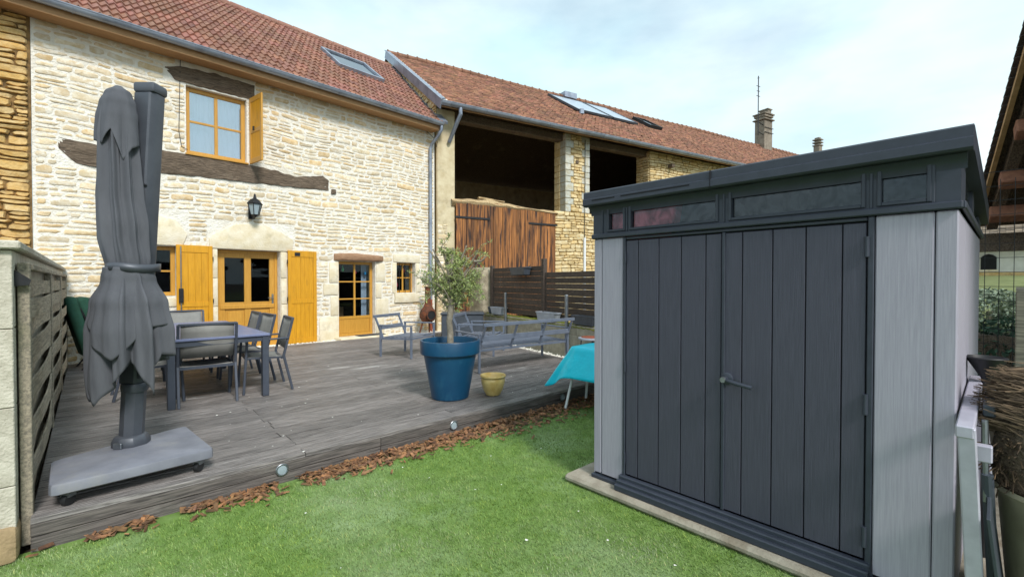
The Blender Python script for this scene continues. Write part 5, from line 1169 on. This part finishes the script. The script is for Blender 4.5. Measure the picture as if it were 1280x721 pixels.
def brush():
    rg = random.Random(77); mb = MB()
    ax = Vector((.25, -1, -.42)).normalized(); sd = ax.cross(Vector((0, 0, 1))).normalized(); nu = sd.cross(ax)
    for i in range(1700):
        a = rg.uniform(0, 6.28); r = math.sqrt(rg.random()) * .155; x, y = r * math.cos(a), r * math.sin(a); t0 = rg.uniform(-.2, .1); l = rg.uniform(.2, .55); pts = []; bow = rg.uniform(.0, .05); ph = rg.uniform(0, 6.28)
        for k in range(6):
            u = k / 5; t = t0 + l * u; sq = 1 - .25 * abs(t) + .1 * rg.gauss(0, .3)
            pts.append(Vector((0, .02, .68)) + ax * t + sd * (x * sq + .012 * math.sin(ph + u * 5)) + nu * (y * sq * 1.0 + bow * math.sin(u * 3.1) + .012 * math.cos(ph + u * 4)))
        k = rg.uniform(.5, 1.6); mb.tube(pts, [.0016, .0028, .0034, .0034, .003, .0014], 3, caps=False, tint=(k, k * .97, k * .92))
    for i in range(1300):       # lower layer: cut ends pointing at the yard
        a = rg.uniform(0, 6.28); r = math.sqrt(rg.random()); y = .19 * r * math.cos(a); z = .46 + .13 * r * math.sin(a); d = Vector((-1, rg.gauss(0, .35), rg.gauss(-.1, .35))).normalized(); p = Vector((rg.uniform(-.06, .1), y - .02, z)); l = rg.uniform(.04, .17)
        k = rg.uniform(.35, 1.2) * (2.0 if rg.random() < .08 else 1); mb.tube([p, p + d * l * .5 + Vector((0, 0, .01)), p + d * l], [.003, .0032, .0028], 3, caps=True, tint=(k, k * .95, k * .85))
    mb.build('twigs', 'twig', bw_, smooth=0, kind='stuff')
    core = MB(); core.lathe([(.10, .3), (.15, .36), (.16, .5), (.13, .68), (.07, .76), (.01, .78)], 20); core.build('core', 'oldbeam', bw_, smooth=60)
brush()
pn = thing('glass_sheet', 'dark glass sheet with pale edge leaning beside the tub', 'sheet', (2.78, .0, 0)); MB().bar((.0, .045, .62), (.08, -.02, 0), .012, .3, up=(1, 0, 0)).build('sheet', 'planterdark', pn, bev=.002)
t = thing('fence_post', 'weathered square wooden post beyond the brushwood', 'post', (5.05, -.075, 0)); MB().box(-.035, .035, -.035, .035, 0, 1.48).build('post', 'fencewood', t, bev=.006); MB().prism([(-.035, 1.481), (.035, 1.481), (0, 1.51)], -.035, .035).build('post_cap', 'fencewood', t)

# open hangar roof at the right, its verge rising towards the yard
hg = thing('hangar', 'open timber hangar with dark tiled roof at the right edge', 'hangar', (8.6, .30, 0))
vd = Vector((-2, -.304, 1.06)).normalized(); pd = Vector((.150, -.989, 0)).normalized(); nn = pd.cross(vd).normalized()
if nn.z < 0: nn = -nn
V0 = Vector((0, 0, 2.56)) - vd * .5; LEN = 7.4; WID = 8.0  # roof lengthened and widened out of view to shade the things beside the shed
def quadslab(a0, a1, b0, b1, n0, n1, name, mat, parent=hg, bev=0):
    """box in roof axes: a along the verge, b along the purlins, n along the roof normal"""
    vs = [V0 + vd * a + pd * b + nn * n for n in (n0, n1) for a, b in ((a0, b0), (a1, b0), (a1, b1), (a0, b1))]
    return MB().add(vs, [(0, 3, 2, 1), (4, 5, 6, 7), (0, 1, 5, 4), (1, 2, 6, 5), (2, 3, 7, 6), (3, 0, 4, 7)]).build(name, mat, parent, bev=bev)
hr = quadslab(0, LEN, .06, WID, -.02, 0, 'roof', 'oldbeam')
a = -.02
while a < LEN:
    vs = []
    for b in (0.0, WID):
        vs += [V0 + vd * a + pd * b + nn * .045, V0 + vd * a + pd * b + nn * .022, V0 + vd * (a + .17) + pd * b + nn * .002, V0 + vd * (a + .17) + pd * b + nn * .016]
    MB().add(vs, [(0, 1, 2, 3), (7, 6, 5, 4), (0, 4, 5, 1), (1, 5, 6, 2), (2, 6, 7, 3), (3, 7, 4, 0)]).build('tile_course', 'darktile', hr, smooth=0); a += .125
quadslab(0, LEN, .035, .075, -.075, -.022, 'barge_batten', 'battenwood'); quadslab(.1, LEN, .14, .24, -.14, -.022, 'verge_rafter', 'oldbeam')
for a in (.5, 1.2, 2.05, 3.0, 4.0, 5.0): quadslab(a, a + .16, .10, WID, -.30, -.142, 'purlin', 'hangarwood', bev=.012)
for b in (.9, 1.9, 2.9, 3.9, 4.9, 5.9, 6.9): quadslab(.1, LEN, b, b + .09, -.13, -.021, 'rafter', 'oldbeam')
e = V0 + vd * .12; MB().bar(e + Vector((0, 0, -.3)) + pd * .0 + Vector((.1, 0.4, 0)), e + Vector((0, 0, -.3)) + pd * WID, .2, .24).build('eave_beam', 'oldbeam', hg)
for b in (1.2, 4.0): p = e + pd * b; MB().bar((p.x, p.y, 0), (p.x, p.y, p.z - .42), .18, .18).build('post', 'oldbeam', hg); q = V0 + vd * 5.0 + pd * b; MB().bar((q.x, q.y, 0), (q.x, q.y, q.z - .3), .18, .18).build('post', 'oldbeam', hg)

mf = thing('wire_fence', 'tall wire mesh fence behind the shed', 'fence', (7.0, 0, 0))
mb = MB(); mb2 = MB()
for k in range(24): y = -1.3 + k * .105; mb.tube([(0, y, .2), (0, y, 2.62)], .004, 4, caps=False)
mb.build('vertical_wires', 'iron', mf, smooth=0)
for k in range(17): z = .3 + k * .15; mb2.tube([(.005, -1.3, z), (.005, 1.15, z)], .0035, 4, caps=False)
mb2.build('horizontal_wires', 'iron', mf, smooth=0)
for y in (-1.32, 1.18): MB().tube([(0, y, 0), (0, y, 2.65)], .025, 8).build('post', 'iron', mf)
def foliage(name, parent, mat, boxes, n, size, seed, label=None):
    rg = np.random.default_rng(seed); P = []
    for (c, r, w) in boxes:
        k = int(n * w); d = rg.normal(size=(k, 3)); d /= np.linalg.norm(d, axis=1)[:, None]; q = rg.uniform(.72, 1.05, k)[:, None]; P.append(np.array(c) + d * q * np.array(r))
    P = np.concatenate(P); P = P[P[:, 2] > .02]; k = len(P); a = rg.normal(size=(k, 3)); a /= np.linalg.norm(a, axis=1)[:, None]; b = np.cross(a, rg.normal(size=(k, 3))); b /= np.linalg.norm(b, axis=1)[:, None]; s = rg.uniform(.6, 1.3, k)[:, None] * size
    V = np.stack([P - a * s, P + b * s * .45, P + a * s, P - b * s * .45], 1).reshape(-1, 3); t = np.repeat(rg.uniform(.5, 1.4, k), 4); T = np.c_[t, t, t]
    return fast_mesh(name, V, np.arange(4 * k).reshape(-1, 4), mat, T, parent, None)
hd_ = thing('hedge', 'dark evergreen hedge behind the wire fence', 'hedge', (7.6, 0, 0))
foliage('foliage', hd_, 'hedge', [((0, y, .5), (.38, .42, .66), .2) for y in (-1.2, -.6, 0, .6, 1.2)], 9000, .04, 5); MB().box(-.25, .25, -1.4, 1.5, 0, .95).build('stems', 'oldbeam', hd_)
def hill():
    vs = []; fs = []; nx, ny = 24, 14
    for i in range(nx + 1):
        x = 10.5 + 60 * (i / nx) ** 1.5
        for j in range(ny + 1): y = -25 + 28.5 * j / ny; vs.append((x, y, -.1 + 1.9 * min(1, max(0, (x - 10.5) / 18)) ** .7 * min(1, (3.5 - y) / 1.2) + .04 * mnoise.noise(Vector((x * .5, y * .5, 0)))))
    for i in range(nx):
        for j in range(ny): a = i * (ny + 1) + j; fs.append((a, a + 1, a + ny + 2, a + ny + 1))
    structure(MB().add(vs, fs).build('pasture', 'pasture', smooth=80))
hill()
for k, (x, y, r, lab) in enumerate(((13.5, .25, .7, 'grey green bush in the field behind the wire fence'), (15.5, -.9, .8, 'pale bush in the field near the far cottage'))):
    b_ = thing('bush', lab, 'bush', (x, y, .55)); foliage('foliage', b_, 'farbush', [((0, 0, .35), (r, r, .5), .6), ((.3, -.6, .3), (r * .8, r * .8, .4), .4)], 5000, .05, k); MB().tube([(0, 0, 0), (0, 0, .4)], .05, 6).build('stem', 'bark', b_)
fh = thing('far_cottage', 'white walled cottage with stone tiled roof seen through the wire fence', 'cottage', (30, 0, 1.6), 0)
box('wall', 'farwall', fh, 0, 5, -6, 2.2, 0, 1.75, bev=0); box('stone_plinth', 'drystone', fh, -.08, -.004, -6, 2.2, -.3, .38, bev=.01)
rt = MB().add([(-.7, -6.4, 1.78), (-.7, 2.6, 1.78), (2.5, 2.6, 3.0), (2.5, -6.4, 3.0), (5.7, 2.6, 1.78), (5.7, -6.4, 1.78)], [(0, 1, 2, 3), (3, 2, 4, 5)]).build('roof', 'farroof', fh, smooth=0)
def cottage_tiles():
    rg = random.Random(3); mb = MB()
    for r in range(16):
        u0 = r / 16; 
        for c in range(36):
            y = -6.4 + c * .25; x0 = -.74 + 3.2 * u0; z0 = 1.8 + 1.22 * u0 + rg.uniform(0, .03); k = rg.uniform(.6, 1.3); mb.add([(x0, y, z0), (x0, y + .24, z0), (x0 + .28, y + .24, z0 + .07), (x0 + .28, y, z0 + .07), (x0, y, z0 - .05), (x0, y + .24, z0 - .05)], [(0, 1, 2, 3), (4, 5, 1, 0)], (k, k, k))
    mb.build('roof_tile_field', 'farroof', rt, smooth=0, kind='stuff')
cottage_tiles()
box('eave_board', 'oldbeam', fh, -.72, -.6, -6.4, 2.6, 1.55, 1.78, bev=0)
wn = MB().prism([(.36, .5), (.86, .5), (.86, 1.05), (.74, 1.16), (.61, 1.2), (.48, 1.16), (.36, 1.05)], 0, .05).xf(Matrix(((0, 1, 0, -.055), (1, 0, 0, 0), (0, 0, 1, 0), (0, 0, 0, 1)))).build('arched_window', 'room', fh)
MB().box(-.07, -.056, .30, .92, .4, .49).build('sill', 'dressed', wn)
for y in (.1, 1.3): box('lamp_bracket', 'iron', fh, -.1, -.004, y, y + .12, 1.45, 1.55)
